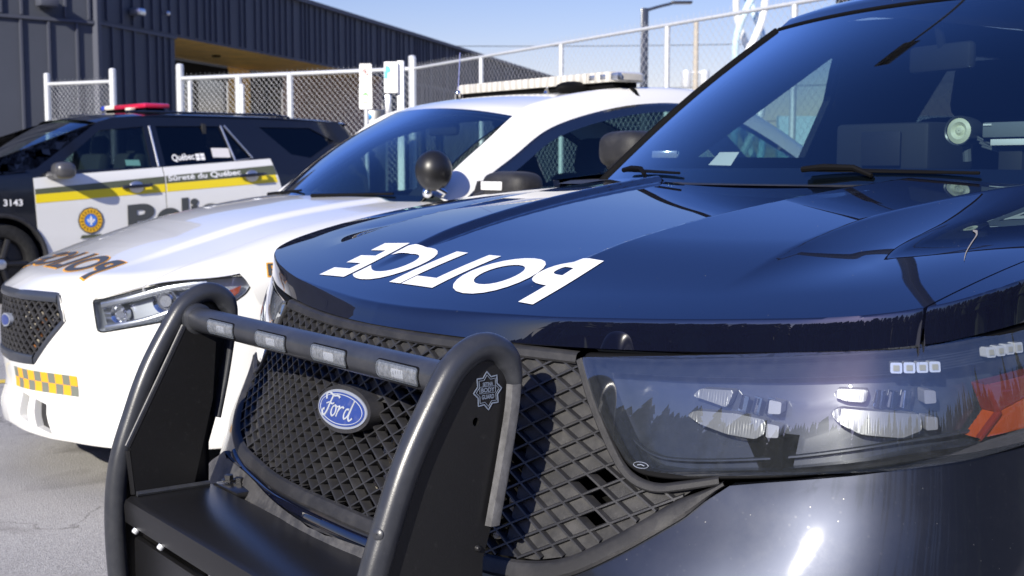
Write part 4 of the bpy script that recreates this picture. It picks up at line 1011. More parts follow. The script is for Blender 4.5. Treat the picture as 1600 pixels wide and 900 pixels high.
for sg in (1, -1):
    fn = side3(sg); lift = lambda h: (lambda y, z, o: fn(y, z, h+o))
    MB().region(body, fn, .07, .03, [af3, ar3, fw, rw, qw, dw]).build('body_side', 'blackpaint', D)
    MB().region(body, lift(-.07), .2, 0, [af3, ar3, fw, rw, qw, dw]).build('body_lining', 'headliner', D)
    MB().region(fw, lift(-.012), .1).build('front_window', 'side_glass', D)
    for q in (rw, qw, dw): MB().region(q, lift(-.012), .1).build('rear_window', 'dark_glass', D)
    MB().region(wf, lift(.004), .05, .004).build('front_door', 'white', D)
    MB().region(wr, lift(.004), .05, .004, [ar3]).build('rear_door', 'white', D)
    if sg == 1: fdr, rdr = [o for o in D.children if o.name.startswith('front_door')][-1], [o for o in D.children if o.name.startswith('rear_door')][-1]
    dr = {0: [o for o in D.children if o.name.startswith('front_door')][-1], 1: [o for o in D.children if o.name.startswith('rear_door')][-1]}
    zl = lambda y, a, b: a+(b-a)*(np.asarray(y)-1.13)/(3.74-1.13)
    for (y0, y1, k_) in ((1.128, 2.432, 0), (2.448, 3.725, 1)):
        yy = np.linspace(y0, y1, 26)
        if k_: yu, yl = np.linspace(y0, 3.712, 26), np.linspace(y0, 3.735, 26)
        else: yu = yl = yy
        bands = ((1.035, 1.258, .985, 1.160, 'olive', 'olive_stripe'), (.985, 1.160, .905, 1.080, 'yellow', 'yellow_stripe'))
        for ta, tb, ba, bb_, m_, nm in bands:
            MB().grid(np.stack([fn(yu+(yl-yu)*t, zl(yy, ta, tb)*(1-t)+zl(yy, ba, bb_)*t, .0065+0*yy) for t in np.linspace(0, 1, 4)], 0)).build(nm, m_, dr[k_])
    # handles
    for yc, zc, k_ in ((2.13, 1.047, 0), (3.42, 1.15, 1)):
        h = MB(); h.tube([(sg*(W3+.005), yc-.15, zc-.005), (sg*(W3+.04), yc-.10, zc), (sg*(W3+.04), yc+.10, zc+.012), (sg*(W3+.005), yc+.15, zc+.018)], .018, 10)
        ho = h.build('door_handle', 'blackpaint', dr[k_])
        MB().ball((sg*(W3-.012), yc, zc-.005), (.026, .080, .062), 20).build('handle_bowl', 'satin', dr[k_])
    for yw in (.80, 3.72):
        wheel(D, (sg*.965, yw, .36), .37, .24, sg, 'rim')
    MB().tube([(sg*(W3+.004-.06*max(0, .75-(.80+.41*math.cos(a)))), .80+.41*math.cos(a), .39+.41*math.sin(a)) for a in np.linspace(-.1, math.pi+.1, 36)], .022, 8).build('wheel_arch_trim', 'black_plastic', D)
    m = MB(); m.pod((sg*1.065, 1.36, 1.205), (.11, .10, .080), .7); m.tube([(sg*.93, 1.28, 1.155), (sg*1.04, 1.32, 1.165)], .038, 10); m.build('door_mirror', pri('mirror_grey', (.06, .06, .065), rough=.3, coat=.5) if sg == 1 else 'black_plastic', D)
    MB().tube([tuple(fn(np.array(y), np.array(z), .003)) for y, z in [(2.40, 1.24), (2.395, 1.64)]], .010, 8).build('door_seam', 'satin', D)
    q = MB(); q.tube([tuple(fn(np.array(y), np.array(z), .002)) for y, z in [(3.275, 1.30), (3.20, 1.66)]], .009, 8); q.tube([tuple(fn(np.array(y), np.array(z), .002)) for y, z in [(3.24, 1.665), (3.49, 1.33), (3.27, 1.30)]], .009, 8); q.build('window_moulding', 'satin', D)
fn = side3(1)
on = lambda y, z, o: fn(y, z, .0115+o)
sl = (1.160-.985)/(3.74-1.13)
slope = lambda y, z, o: on(y, z+sl*1.12*(y-2.4), o)
t = MB(); text_on(t, 'Sûreté du Québec', slope, 2.47, 3.30, 1.082, 1.146, 0, .02, step=.04); t.build('door_lettering', 'decal_white', rdr)
t = MB(); text_on(t, 'P', lambda y, z, o: slope(y, z, o), 2.02, 2.30, .63, .90, 0, .04, step=.1)
text_on(t, 'olice', lambda y, z, o: slope(y, z, o), 2.325, 3.22, .63, .915, 0, .04, step=.1); t.build('police_lettering', 'decal_grey', rdr)
t = MB(); text_on(t, '3143', on, .83, 1.005, .885, .945, -.003, .02, step=.1); t.build('fleet_number', 'decal_white', D)
t = MB(); text_on(t, 'Québec', lambda y, z, o: fn(y, z+sl*1.2*(y-2.6), -.008+o), 2.57, 2.82, 1.285, 1.362, 0, .02, step=.1)
for i in range(2):
    for j in range(2): t.grid(fn(*np.meshgrid(np.linspace(2.835+i*.055, 2.882+i*.055, 2), np.linspace(1.305+j*.035+.004*i, 1.335+j*.035+.004*i, 2)), -.008))
t.build('window_lettering', 'decal_white', D)
MB().grid(fn(*np.meshgrid(np.linspace(3.03, 3.235, 3), np.linspace(1.335, 1.43, 3)), -.007)).build('window_sticker', pri('sticker_offwhite', (.62, .60, .60), rough=.6), D)
MB().grid(side3(1)(*np.meshgrid(np.linspace(2.07, 2.22, 3), np.linspace(1.25, 1.305, 3)), -.022)).build('window_note', pri('note_pale_green', (.45, .62, .58), rough=.6), D)
# crest on the door
cx, cz = 1.645, .735
def disc(r0, m_, o, n=40, wob=0., dz=0., nm='door_crest'):
    P = [((r0*(1+wob*math.cos(12*a)))*math.cos(a)+cx, (r0*(1+wob*math.cos(12*a)))*math.sin(a)+cz+dz) for a in np.linspace(0, 2*math.pi, n+1)[:-1]]
    return MB().region(P, lambda y, z, oo: on(y, z, o), .2).build(nm, m_, fdr)
disc(.122, 'decal_grey', .0, 72, .03); disc(.112, pri('crest_gold', (.75, .42, .02), rough=.4), .0015, 72, .02, nm='crest_gold_ring'); disc(.066, 'decal_grey', .003, nm='crest_inner_ring'); disc(.060, pri('crest_blue', (.05, .18, .65), rough=.4), .0045, nm='crest_blue_field')
fl = MB(); F_ = lambda pts: fl.region([(cx+x, cz+z) for x, z in pts], lambda y, z, o: on(y, z, .006), .2)
F_([(0, .048), (.014, .02), (.008, -.012), (-.008, -.012), (-.014, .02)])
for s_ in (1, -1): F_([(s_*.010, -.012), (s_*.020, .012), (s_*.036, .016), (s_*.040, -.002), (s_*.031, -.010), (s_*.026, .0), (s_*.018, -.016)])
F_([(-.030, -.020), (.030, -.020), (.030, -.012), (-.030, -.012)]); F_([(-.006, -.020), (.006, -.020), (.012, -.044), (-.012, -.044)])
fl.build('crest_lily', 'decal_white', fdr)
tk = MB()
for i in range(18):
    a = 2*math.pi*i/18+.1
    if abs(math.cos(a)) > .25 or True:
        c_ = (cx+.089*math.cos(a), cz+.089*math.sin(a)); e1 = (math.cos(a)*.012, math.sin(a)*.012); e2 = (-math.sin(a)*.006, math.cos(a)*.006)
        tk.region([(c_[0]+e1[0]+e2[0], c_[1]+e1[1]+e2[1]), (c_[0]-e1[0]+e2[0], c_[1]-e1[1]+e2[1]), (c_[0]-e1[0]-e2[0], c_[1]-e1[1]-e2[1]), (c_[0]+e1[0]-e2[0], c_[1]+e1[1]-e2[1])], lambda y, z, o: on(y, z, .003), .2)
tk.build('crest_marks', pri('crest_brown', (.20, .10, .01), rough=.5), fdr)
MB().region(rnd([(cx-.11, .565), (cx+.12, .585), (cx+.10, .605), (cx+.02, .600), (cx-.04, .590), (cx-.09, .60)], .01), lambda y, z, o: on(y, z, 0), .2).build('crest_ribbon', 'olive', fdr)
# bonnet, screen, roof, tail
uu = np.linspace(-1, 1, 25)
MB().grid([np.stack([uu*w, y+.14*uu**2, z-.05*uu**2], -1) for w, y, z in ((.80, -.12, .90), (.84, -.10, 1.0), (.90, .0, 1.105), (.945, .4, 1.172), (.945, .7, 1.218), (.945, .93, 1.250))]).build('hood', 'blackpaint', D)
MB().grid([np.stack([uu*w, y+.16*uu**2, 0*uu+z], -1) for w, y, z in ((.80, -.12, .91), (.88, -.16, .7), (.88, -.15, .4))]).build('front_bumper', 'blackpaint', D)
k = np.linspace(-1, 1, 25)
MB().grid([np.stack([k*(.835-.165*v), 1.0+.20*k*k+(1.78+.12*k*k-1.0-.20*k*k)*v, 1.235-.03*k*k+(.46+.0*k)*v+.03*math.sin(math.pi*v)], -1) for v in np.linspace(0, 1, 14)]).build('windscreen', 'glass', D)
rows = [np.stack([uu*.70, y+(.12*uu*uu)*max(0, 1-(y-1.76)/.5), z-.03*uu**2-.02*uu**8], -1) for y, z in ((1.76, 1.705), (1.95, 1.745), (2.3, 1.785), (2.9, 1.80), (3.8, 1.80), (4.5, 1.785), (4.80, 1.765), (4.82, 1.745), (4.62, 1.725))]
MB().grid(rows).build('roof', 'blackpaint', D)
MB().grid([np.stack([uu*w, y+.06*(1-uu**2), 0*uu+z], -1) for w, y, z in ((.69, 4.65, 1.73), (.80, 4.80, 1.42), (.93, 4.90, .95), (.92, 4.86, .38))]).build('tailgate', 'blackpaint', D)
for sg in (1, -1): MB().tube([(sg*.64, 2.2, 1.772), (sg*.645, 2.4, 1.785), (sg*.645, 3.9, 1.79), (sg*.64, 4.1, 1.772)], .012, 8).build('roof_rail', 'blackpaint', D)
lb = MB()
def seg3(x0, x1, z=1.855, h=.05, y=2.62, d=.28):
    return MB().box(((x0+x1)/2, y, z+.0), (x1-x0, d, h), None, .018)
lbd = seg3(-.50, -.42).build('lightbar', 'blue_lens', D); seg3(-.415, -.20).build('lamp_section', 'cream', lbd); seg3(-.195, .50).build('red_section', 'red_lens', lbd)
MB().box((0, 2.62, 1.822), (.9, .2, .03), None, .008).build('bar_base', 'gap', lbd)
MB().box((.22, 2.46, 1.825), (.12, .06, .03), None, .01).build('bar_lamp', 'cream', lbd)
MB().box((0, 2.5, .35), (1.7, 4.2, .2)).build('underbody', 'dark', D); MB().box((0, .45, .75), (1.4, .9, .5)).build('engine_bay', 'dark', D)
for sx in (-.4, .4):
    s = MB(); s.box((sx, 2.30, 1.02), (.5, .16, .72), Matrix.Rotation(-.22, 3, 'X'), .06); s.box((sx, 2.42, 1.46), (.28, .1, .2), Matrix.Rotation(-.2, 3, 'X'), .045); s.build('seat', 'seat', D)
MB().grid([np.stack([uu*w, y+.15*uu**2, 0*uu+z], -1) for w, y, z in ((.80, 1.12, 1.15), (.84, 1.5, 1.17), (.84, 1.55, .7))]).build('dashboard', 'dash', D)
MB().box((0, 3.0, 1.25), (1.5, .04, .85)).build('prisoner_screen', 'seat', D)
# ================================================= things inside the near car
MA = Matrix.Translation((-.2053, 2.4614, 0)) @ Matrix.Rotation(TH, 4, 'Z')
def inA(name, loc, label, cat):
    w = MA @ Vector(loc); return thing(name, w, TH, label, cat)
o = inA('dash_lamp', (.318, 1.30, 1.285), 'round lamp with cream face on the dashboard behind the near windscreen', 'lamp')
m = MB(); ax = Vector((.10, -1, 0.03)).normalized()
m.lathe([(.0305, -.004), (.034, -.006), (.0345, .0), (.034, .03), (.031, .055), (.022, .062), (.001, .063)], (0, 0, 0), -ax, 32); m.build('lamp_body', pri('lamp_body_grey', (.05, .055, .06), rough=.3, coat=.3), o)
MB().lathe([(.0305, 0), (.02, -.004), (.012, .002), (.006, -.003), (.001, -.003)], (0, 0, 0), -ax, 32).build('lamp_face', 'bulb', o)
m = MB()
for i in range(4):
    a = .6*i; m.tube([tuple(Vector((.022+.006*i, .03, -.012-.008*i))), (.06+.012*i, .03+.01*math.sin(a), -.03-.008*i), (.10+.02*i, .02, -.012+.006*i), (.18, .05, -.02+.012*i)], .0028, 6)
m.tube([(-.0, .03, -.03), (0, .035, -.07)], .010, 8); m.build('lamp_cable', pri('cable_grey', (.10, .11, .12), rough=.4), o)
o = inA('radar_unit', (.43, 1.36, 1.285), 'grey radar box with a bright label on the dashboard beside the round lamp', 'radar unit')
MB().box((0, 0, 0), (.12, .10, .035), None, .004).build('radar_body', pri('radar_grey', (.16, .18, .19), rough=.4), o)
MB().box((.01, -.052, -.028), (.09, .004, .014), None, .001).build('radar_label', 'paper', o)
MB().box((-.045, -.052, .012), (.02, .003, .004)).build('radar_mark', 'paper', o)
MB().box((0, .0, -.065), (.06, .06, .09), None, .004).build('radar_foot', 'dash', o)
o = inA('paper_sheet', (-.60, 1.455, 1.228), 'white paper sheet leaning behind the windscreen of the dark SUV', 'paper')
MB().grid([[(-.035, -.012, -.020), (.035, .01, -.022)], [(-.03, .03, .018), (.03, .05, .018)]]).build('sheet', 'paper', o, smooth=False)
o = inA('corner_lamp', (-.62, 1.255, 1.238), 'small clear warning lamp in the far windscreen corner of the dark SUV', 'lamp')
MB().box((0, 0, 0), (.075, .03, .022), Matrix.Rotation(R(35), 3, 'Z'), .004).build('lamp_block', 'led', o)

# ================================================= ground
def ground_mat():
    m, nt, b = mat('worn_asphalt'); tc = N(nt, 'ShaderNodeTexCoord')
    n1 = N(nt, 'ShaderNodeTexNoise', _Scale=.9, _Detail=8.); n2 = N(nt, 'ShaderNodeTexNoise', _Scale=160., _Detail=3.); n3 = N(nt, 'ShaderNodeTexVoronoi', _Scale=220.)
    for n in (n1, n2, n3): L(nt, tc.outputs['Object'], n.inputs['Vector'])
    r1 = ramp(nt, n1.outputs['Fac'], [(.3, (.30, .29, .275)), (.7, (.40, .388, .37))])
    r2 = ramp(nt, n2.outputs['Fac'], [(.3, (.62, .62, .62)), (.7, (1.2, 1.2, 1.2))])
    mx = N(nt, 'ShaderNodeMixRGB', blend_type='MULTIPLY'); mx.inputs[0].default_value = 1; L(nt, r1.outputs[0], mx.inputs[1]); L(nt, r2.outputs[0], mx.inputs[2])
    n4 = N(nt, 'ShaderNodeTexNoise', _Scale=2.6, _Detail=4., _Distortion=.6); L(nt, tc.outputs['Object'], n4.inputs['Vector'])
    r4 = ramp(nt, n4.outputs['Fac'], [(.28, (.62, .61, .60)), (.42, (1, 1, 1))])
    dv = N(nt, 'ShaderNodeVectorMath', operation='ADD'); sn = N(nt, 'ShaderNodeTexNoise', _Scale=3., _Detail=5.); L(nt, tc.outputs['Object'], sn.inputs['Vector']); L(nt, tc.outputs['Object'], dv.inputs[0]); L(nt, sn.outputs['Color'], dv.inputs[1])
    vc = N(nt, 'ShaderNodeTexVoronoi', feature='DISTANCE_TO_EDGE', _Scale=.55); L(nt, dv.outputs[0], vc.inputs['Vector'])
    r5 = ramp(nt, vc.outputs['Distance'], [(.0, (.35, .34, .33)), (.006, (1, 1, 1))])
    m5 = N(nt, 'ShaderNodeMixRGB', blend_type='MULTIPLY'); m5.inputs[0].default_value = 1; L(nt, mx.outputs[0], m5.inputs[1]); L(nt, r4.outputs[0], m5.inputs[2])
    m6 = N(nt, 'ShaderNodeMixRGB', blend_type='MULTIPLY'); m6.inputs[0].default_value = .8; L(nt, m5.outputs[0], m6.inputs[1]); L(nt, r5.outputs[0], m6.inputs[2])
    L(nt, m6.outputs[0], b.inputs['Base Color']); b.inputs['Roughness'].default_value = .85
    bp = N(nt, 'ShaderNodeBump'); bp.inputs['Strength'].default_value = .5; bp.inputs['Distance'].default_value = .004
    L(nt, n3.outputs['Distance'], bp.inputs['Height']); L(nt, bp.outputs[0], b.inputs['Normal']); return m
rows = [[(x, y, z) for x in (-400, -40, -15, 0, 15, 40, 400)] for y, z in ((-400, 0), (0, 0), (12, -.03), (40, -.03), (600, -.03))]
g = MB().grid(rows).build('parking_lot', ground_mat()); g['kind'] = 'structure'
lx_, ly_ = np.array([math.cos(TH), math.sin(TH)]), np.array([-math.sin(TH), math.cos(TH)])
ym = pri('yellow_road_paint', (.62, .45, .06), rough=.7, vary=(30, .3))
c = np.array([-1.925, 5.035])+lx_*(-2.35); a, b_ = c-ly_*.6, c+ly_*4.6; w = lx_*.06
s = MB().quad(*[(p[0], p[1], -.0025*np.clip(p[1], 0, 12)+.004) for p in (a-w, a+w, b_+w, b_-w)]).build('bay_line', ym); s['kind'] = 'structure'

# ================================================= building with ribbed dark cladding
PHI = math.atan(520/2000)
clad = pri('dark_blue_metal_cladding', (.072, .079, .098), rough=.6, spec=.15, vary=(.8, .08))
seam = pri('cladding_seam', (.07, .076, .10), rough=.55, spec=.2)
BL = thing('police_station', (-6.72, 21.0, 0), -PHI, 'long dark metal clad station building with a timber lined entrance recess', 'building')
Z0, ZS, ZT = -.1, 3.55, 4.87
wl = MB()
wl.quad((0, 0, Z0), (0, 2.5, Z0), (0, 2.5, ZT), (0, 0, ZT)); wl.quad((0, 2.5, ZS), (0, 13.26, ZS), (0, 13.26, ZT), (0, 2.5, ZT)); wl.quad((0, 13.26, Z0), (0, 70, Z0), (0, 70, ZT), (0, 13.26, ZT))
dl = np.array([-.74, -.673]); dloc = np.array([dl[0]*math.cos(PHI)-dl[1]*math.sin(PHI), dl[0]*math.sin(PHI)+dl[1]*math.cos(PHI)]); nl = np.array([dloc[1], -dloc[0]])
if nl[1] > 0: nl = -nl
e = dloc*12; wl.quad((0, 0, Z0), (e[0], e[1], Z0), (e[0], e[1], ZT+1.2), (0, 0, ZT+1.2))
wl.quad((0, 0, ZT), (0, 70, ZT), (-14, 70, ZT), (-14, 0, ZT)); wl.quad((0, 70, Z0), (-14, 70, Z0), (-14, 70, ZT), (0, 70, ZT))
wl.quad((-.0, 2.5, Z0), (-2.27, 2.5, Z0), (-2.27, 2.5, ZS), (0, 2.5, ZS))
wall = wl.build('wall', clad, BL, smooth=False)
sm = MB(); rg = random.Random(3)
def seams(z0, z1, tmax, start, skip=None):
    t = start
    while t < tmax:
        if not (skip and skip[0] < t < skip[1]): sm.box((.02, t, (z0+z1)/2), (.045, .032, z1-z0), None)
        t += rg.choice((.22, .34, .46, .30))
seams(Z0, ZS-.05, 2.45, .42); seams(ZS+.05, ZT, 70, .28); seams(Z0, ZS-.05, 70, 13.5)
def lseam(d, z0, z1):
    p = dloc*d; sm.box((p[0]+nl[0]*.02, p[1]+nl[1]*.02, (z0+z1)/2), (.035, .045, z1-z0), Matrix.Rotation(math.atan2(nl[1], nl[0])-math.pi/2, 3, 'Z'))
for d in (.34, .80, 1.24, 1.90, 2.3, 2.9, 3.3): lseam(d, Z0, 3.49)
for d in (.13, .52, 1.22, 1.54, 1.95, 2.6, 3.1): lseam(d, 3.57, ZT+1.2)
sm.box((.02, 1.25, 3.53), (.05, 2.5, .045)); p = dloc*6; sm.box((p[0]+nl[0]*.02, p[1]+nl[1]*.02, 3.53), (12, .05, .05), Matrix.Rotation(math.atan2(dloc[1], dloc[0]), 3, 'Z'))
sm.box((.03, 36.5, ZT+.02), (.14, 67, .09)); sm.box((.0, 0, 2.9), (.12, .12, 6.1), None, .02)
sm.build('seam', seam, wall, smooth=False)
wood = pri('timber_soffit', (.85, .52, .12), rough=.5, vary=(3, .2))
MB().box((-1.13, 7.88, ZS+.03), (2.2, 10.7, .05)).build('soffit', wood, BL, smooth=False)
MB().quad((-2.27, 8.99, Z0), (-2.27, 10.17, Z0), (-2.27, 10.17, ZS), (-2.27, 8.99, ZS)).build('timber_wall', wood, BL, smooth=False)
br = pri('brown_wall_panel', (.60, .44, .33), rough=.8, vary=(4, .12))
MB().quad((-2.27, 12.0, Z0), (-2.27, 13.2, Z0), (-2.27, 13.2, ZS), (-2.27, 12.0, ZS)).quad((-2.27, 13.2, Z0), (0, 13.2, Z0), (0, 13.2, ZS), (-2.27, 13.2, ZS)).build('recess_wall', br, BL, smooth=False)
gz = pri('dark_glazing', (.02, .028, .025), rough=.08, coat=1.)
for a, b_ in ((2.52, 5.9), (5.95, 8.94), (10.22, 11.96)):
    w = MB().quad((-2.27, a, Z0+.1), (-2.27, b_, Z0+.1), (-2.27, b_, ZS-.35), (-2.27, a, ZS-.35)).build('window', gz, BL, smooth=False)
    MB().box((-2.25, (a+b_)/2, ZS-.2), (.06, b_-a, .3)).box((-2.25, a, 1.7), (.06, .07, 3.4)).box((-2.25, (a+b_)/2, 1.7), (.05, .06, 3.3)).build('window_frame', 'gap', w, smooth=False)
for t_ in (6.2, 10.6): MB().lathe([(.09, 0), (.09, .03), (.0, .031)], (-1.1, t_, ZS+.0), (0, 0, -1), 16).build('downlight', 'gap', BL)
p = dloc*.86; MB().box((p[0]+nl[0]*.14, p[1]+nl[1]*.14, 3.78), (.30, .24, .16), Matrix.Rotation(math.atan2(dloc[1], dloc[0]), 3, 'Z'), .03).build('wall_lamp', seam, BL)
MB().box((.13, 1.05, 3.82), (.22, .22, .13), None, .04).build('security_camera', 'satin', BL)
MB().ball((.10, 2.1, 3.92), .05, 12).build('camera_dome', 'satin', BL)

# ================================================= chain-link fences
def fence(name, label, pts, ztop, posts, tall=0.12, zr=None, pr=.026):
    """pts: ground line of the run; posts: (distance, extra height, radius)"""
    P = [np.array(p, float) for p in pts]; seg = [np.linalg.norm(P[i+1]-P[i]) for i in range(len(P)-1)]; Lt = sum(seg)
    def at(d):
        for i, s_ in enumerate(seg):
            if d <= s_ or i == len(seg)-1: return P[i]+(P[i+1]-P[i])*d/s_
            d -= s_
    o = thing(name, (P[0][0], P[0][1], -.03), 0, label, 'fence'); q = lambda d, z: (at(d)[0]-P[0][0], at(d)[1]-P[0][1], z+.03)
    for d, ex, r_ in posts:
        MB().tube([q(d, -.03), q(d, ztop+ex)], r_, 14).ball((*q(d, ztop+ex)[:2], ztop+ex+.03), (r_*1.05, r_*1.05, r_*.6), 12).build('fence_post', 'steel', o)
    n_ = max(2, int(Lt/.5)); MB().tube([q(d, ztop) for d in np.linspace(0, Lt, n_)], pr, 12).build('top_rail', 'steel', o)
    m = MB(); r_ = .0017; pitch = .080
    for fam in (1, -1):
        H = ztop+.05-.03
        k0 = -H/1.0
        d0 = np.arange(k0, Lt+H, pitch)
        for d in d0:
            a = (d, .02) if fam == 1 else (d, H); b_ = (d+H, H+.02) if fam == 1 else (d+H, .02)
            lo, hi = max(0, -a[0]/(b_[0]-a[0])), min(1, (Lt-a[0])/(b_[0]-a[0]))
            if hi-lo < .02: continue
            t_ = np.linspace(lo, hi, 3 if len(P) == 2 else 5)
            m.tube([q(a[0]+(b_[0]-a[0])*t, a[1]+(b_[1]-a[1])*t) for t in t_], r_, 3, False)
    for d in np.arange(0.03, Lt, pitch/1.0): m.tube([q(d, ztop-.02), q(d+.008, ztop+.065)], r_, 3, False)
    m.build('wire_mesh', 'wire', o, smooth=False); return o
fence('chain_link_fence', 'short chain-link gate panel between two white posts before the dark wall', [(-6.83, 19.0), (-5.68, 18.4)], 2.42, [(0, .14, .045), (1.297, .16, .05)])
LB_ = [(-4.49, 17.5), (-1.22, 15.8)]; lb_ = math.hypot(3.27, 1.7)
fence('chain_link_fence', 'chain-link fence with white rail before the timber recess, behind the black and white SUV', LB_, 2.40, [(0, .17, .052), (.17, -.05, .03), (1.0, .0, .045), (1.06, -.12, .03), (1.84, .0, .042), (lb_, .14, .045)])
C0, C1_ = np.array([-1.22, 15.8]), np.array([3.9, 6.05]); u_ = (C1_-C0)/np.linalg.norm(C1_-C0)
def along(x, y): return float((np.array([x, y])-C0) @ u_)
fence('chain_link_fence', 'long chain-link fence running against the sky behind the white saloon', [C0+u_*.03, C1_], 2.40, [(along(*p)-.03, -.02, .025) for p in ((-.33, 14.12), (.48, 12.57), (1.28, 10.96), (2.05, 9.52), (2.83, 8.14))]+[(0.0, .12, .040)], pr=.016)

# ================================================= signs, posts and poles
gp_ = pri('sign_green', (.10, .45, .08), rough=.5); rd = pri('sign_red', (.65, .05, .05), rough=.5); bl = pri('sign_blue', (.10, .45, .75), rough=.5)
o = thing('parking_sign', (-1.63, 14.4, -.03), R(-6), 'narrow white sign with red circle over green mark on a thin grey post', 'sign')
MB().tube([(0, .03, 0), (0, .03, 2.30)], .025, 12).build('sign_post', 'steel', o)
pf = lambda x, z, off: np.stack([x, 0*x-off, z], -1)
MB().region(rnd([(-.068, 1.92), (.068, 1.92), (.068, 2.38), (-.068, 2.38)], .015), lambda x, z, f: pf(x, z, f), .2, .004).build('sign_plate', 'decal_white', o)
pl2 = MB().region(rnd([(-.072, 1.88), (.072, 1.88), (.072, 2.13), (-.072, 2.13)], .015), lambda x, z, f: pf(x, z, .006+f), .2, .004).build('lower_plate', 'decal_white', o)
rc = MB(); c_ = lambda r_, cz_: [(r_*math.cos(a), cz_+r_*1.1*math.sin(a)) for a in np.linspace(0, 2*math.pi, 30)[:-1]]
rc.ribbon(c_(.034, 2.285), lambda x, z, f: pf(x, z, .003+f), .008, .001, True); rc.ribbon(dens([(-.022, 2.305), (.022, 2.262)], .01, False), lambda x, z, f: pf(x, z, .003+f), .008, .001); rc.build('red_circle', rd, o)
rk = MB(); text_on(rk, 'P', lambda x, z, f: pf(x, z, .002+f), -.012, .014, 2.262, 2.308, 0, .03, step=.1); rk.build('sign_letter', 'decal_grey', o)
gm2 = MB(); gm2.ribbon(c_(.030, 2.02), lambda x, z, f: pf(x, z, .009+f), .010, .001, True); gm2.region([(-.02, 2.035), (0, 2.075), (.02, 2.035)], lambda x, z, f: pf(x, z, .009+f), .2); gm2.region([(-.03, 1.945), (.03, 1.945), (.03, 1.957), (-.03, 1.957)], lambda x, z, f: pf(x, z, .009+f), .2); gm2.build('green_mark', gp_, o)
o = thing('charging_post', (-1.30, 14.2, -.03), R(-6), 'white charging post with pale blue mark on its head panel, right of the narrow sign', 'charging post')
MB().box((.07, .06, 1.20), (.075, .06, 2.4), None, .01).build('post', 'decal_white', o)
MB().box((-.025, 0, 2.215), (.155, .05, .34), None, .01).build('head_panel', 'decal_white', o)
MB().box((-.06, -.01, 1.85), (.065, .05, .36), None, .01).build('cable_holder', 'satin', o)
MB().region(rnd([(-.09, 2.26), (-.02, 2.27), (-.03, 2.33), (-.085, 2.35)], .02), lambda x, z, f: np.stack([x, 0*x-.0275-f, z], -1), .2).region(rnd([(-.095, 2.20), (-.06, 2.20), (-.06, 2.28), (-.095, 2.28)], .01), lambda x, z, f: np.stack([x, 0*x-.0285-f, z], -1), .2).build('blue_mark', bl, o)
o = thing('charger_cabinet', (-1.72, 15.0, -.03), R(-6), 'dark cabinet with two blue dots standing left of the charging post', 'cabinet')
MB().box((.12, .1, .95), (.26, .2, 1.9), None, .02).build('cabinet_body', 'housing', o)
m = MB()
for z_ in (1.70, 1.82): m.ball((.06, -.005, z_), (.035, .01, .035), 14)
m.build('blue_dot', pri('dot_blue', (.04, .25, .55), rough=.4), o)

def lamp_post(loc, rz, h, w, arm, label, square=False, head=(.55, .26, .07), rise=.05):
    o = thing('lamp_post', loc, rz, label, 'lamp post', None)
    m = MB()
    if square: m.box((0, 0, h/2), (w, w, h), None, .01)
    else: m.tube([(0, 0, 0), (0, 0, h)], [w*.6, w*.45], 14)
    m.build('pole', 'gap_black' if 'gap_black' in M else 'housing', o)
    MB().tube([(0, 0, h-.06), (arm*.5, 0, h-.02+rise*.5), (arm, 0, h+rise)], .035, 10).build('arm', 'housing', o)
    MB().box((arm+head[0]*.45, 0, h+rise+.02), head, None, .03).build('lamp_head', 'housing', o); return o
lamp_post((3.06, 30, 0), 0, 4.86, .17, .62, 'slim black lamp post with arm, far behind the fence', True, (.50, .25, .06), .11)
lamp_post((2.70, 10.5, 0), R(-154.6), 8.3, .125, 2.25, 'thick square black lamp post close behind the fence, half hidden by the dark SUV', True, (.85, .36, .08), .02)
o = thing('utility_pole', (8.51, 60, 0), 0, 'far wooden utility pole carrying two grey transformers', 'utility pole')
MB().tube([(0, 0, 0), (0, 0, 7.9)], [.16, .11], 12).build('pole', pri('weathered_wood', (.40, .36, .30), rough=.85), o)
for x in (-.42, .42): MB().lathe([(.0, 0), (.20, .0), (.22, .05), (.22, .72), (.20, .78), (.0, .80)], (x, 0, 4.9), (0, 0, 1), 18).build('transformer', 'steel', o)
MB().box((0, -.05, 5.6), (.9, .08, .08)).box((0, -.05, 3.5), (.7, .08, .06)).build('cross_arm', 'steel', o)
wm = pri('overhead_wire', (.05, .05, .055), rough=.6)
for i, (z0, z1) in enumerate(((7.2, 7.4), (5.2, 5.5), (3.6, 3.9), (2.6, 2.7))):
    P = [(-14+t*46, 63-6*t, z0+(z1-z0)*t-1.1*math.sin(math.pi*t)*.4) for t in np.linspace(0, 1, 24)]
    w = MB().tube(P, .018, 6).build('overhead_wire', wm); tag(w, ['highest overhead wire crossing the sky beyond the fence', 'second overhead wire from the top beyond the fence', 'third overhead wire from the top beyond the fence', 'lowest overhead wire seen just above the saloon roof'][i], 'wire')
# twisted tube sculpture
o = thing('twisted_sculpture', (4.58, 25, -.03), 0, 'tall sculpture of twisted white and pale blue tubes beyond the fence', 'sculpture')
wt, pb = pri('sculpture_white', (.80, .80, .78), rough=.4), pri('sculpture_pale_blue', (.58, .76, .84), rough=.4)
for i in range(4):
    P = [(.27*math.cos(z*1.75+i*math.pi/2), .27*math.sin(z*1.75+i*math.pi/2), z) for z in np.linspace(0, 7.2, 120)]
    MB().tube(P, .068, 10).build('tube', wt if i % 2 else pb, o)
MB().lathe([(.5, 0), (.5, .3), (.0, .31)], (0, 0, 0), (0, 0, 1), 24).build('plinth', 'steel', o)
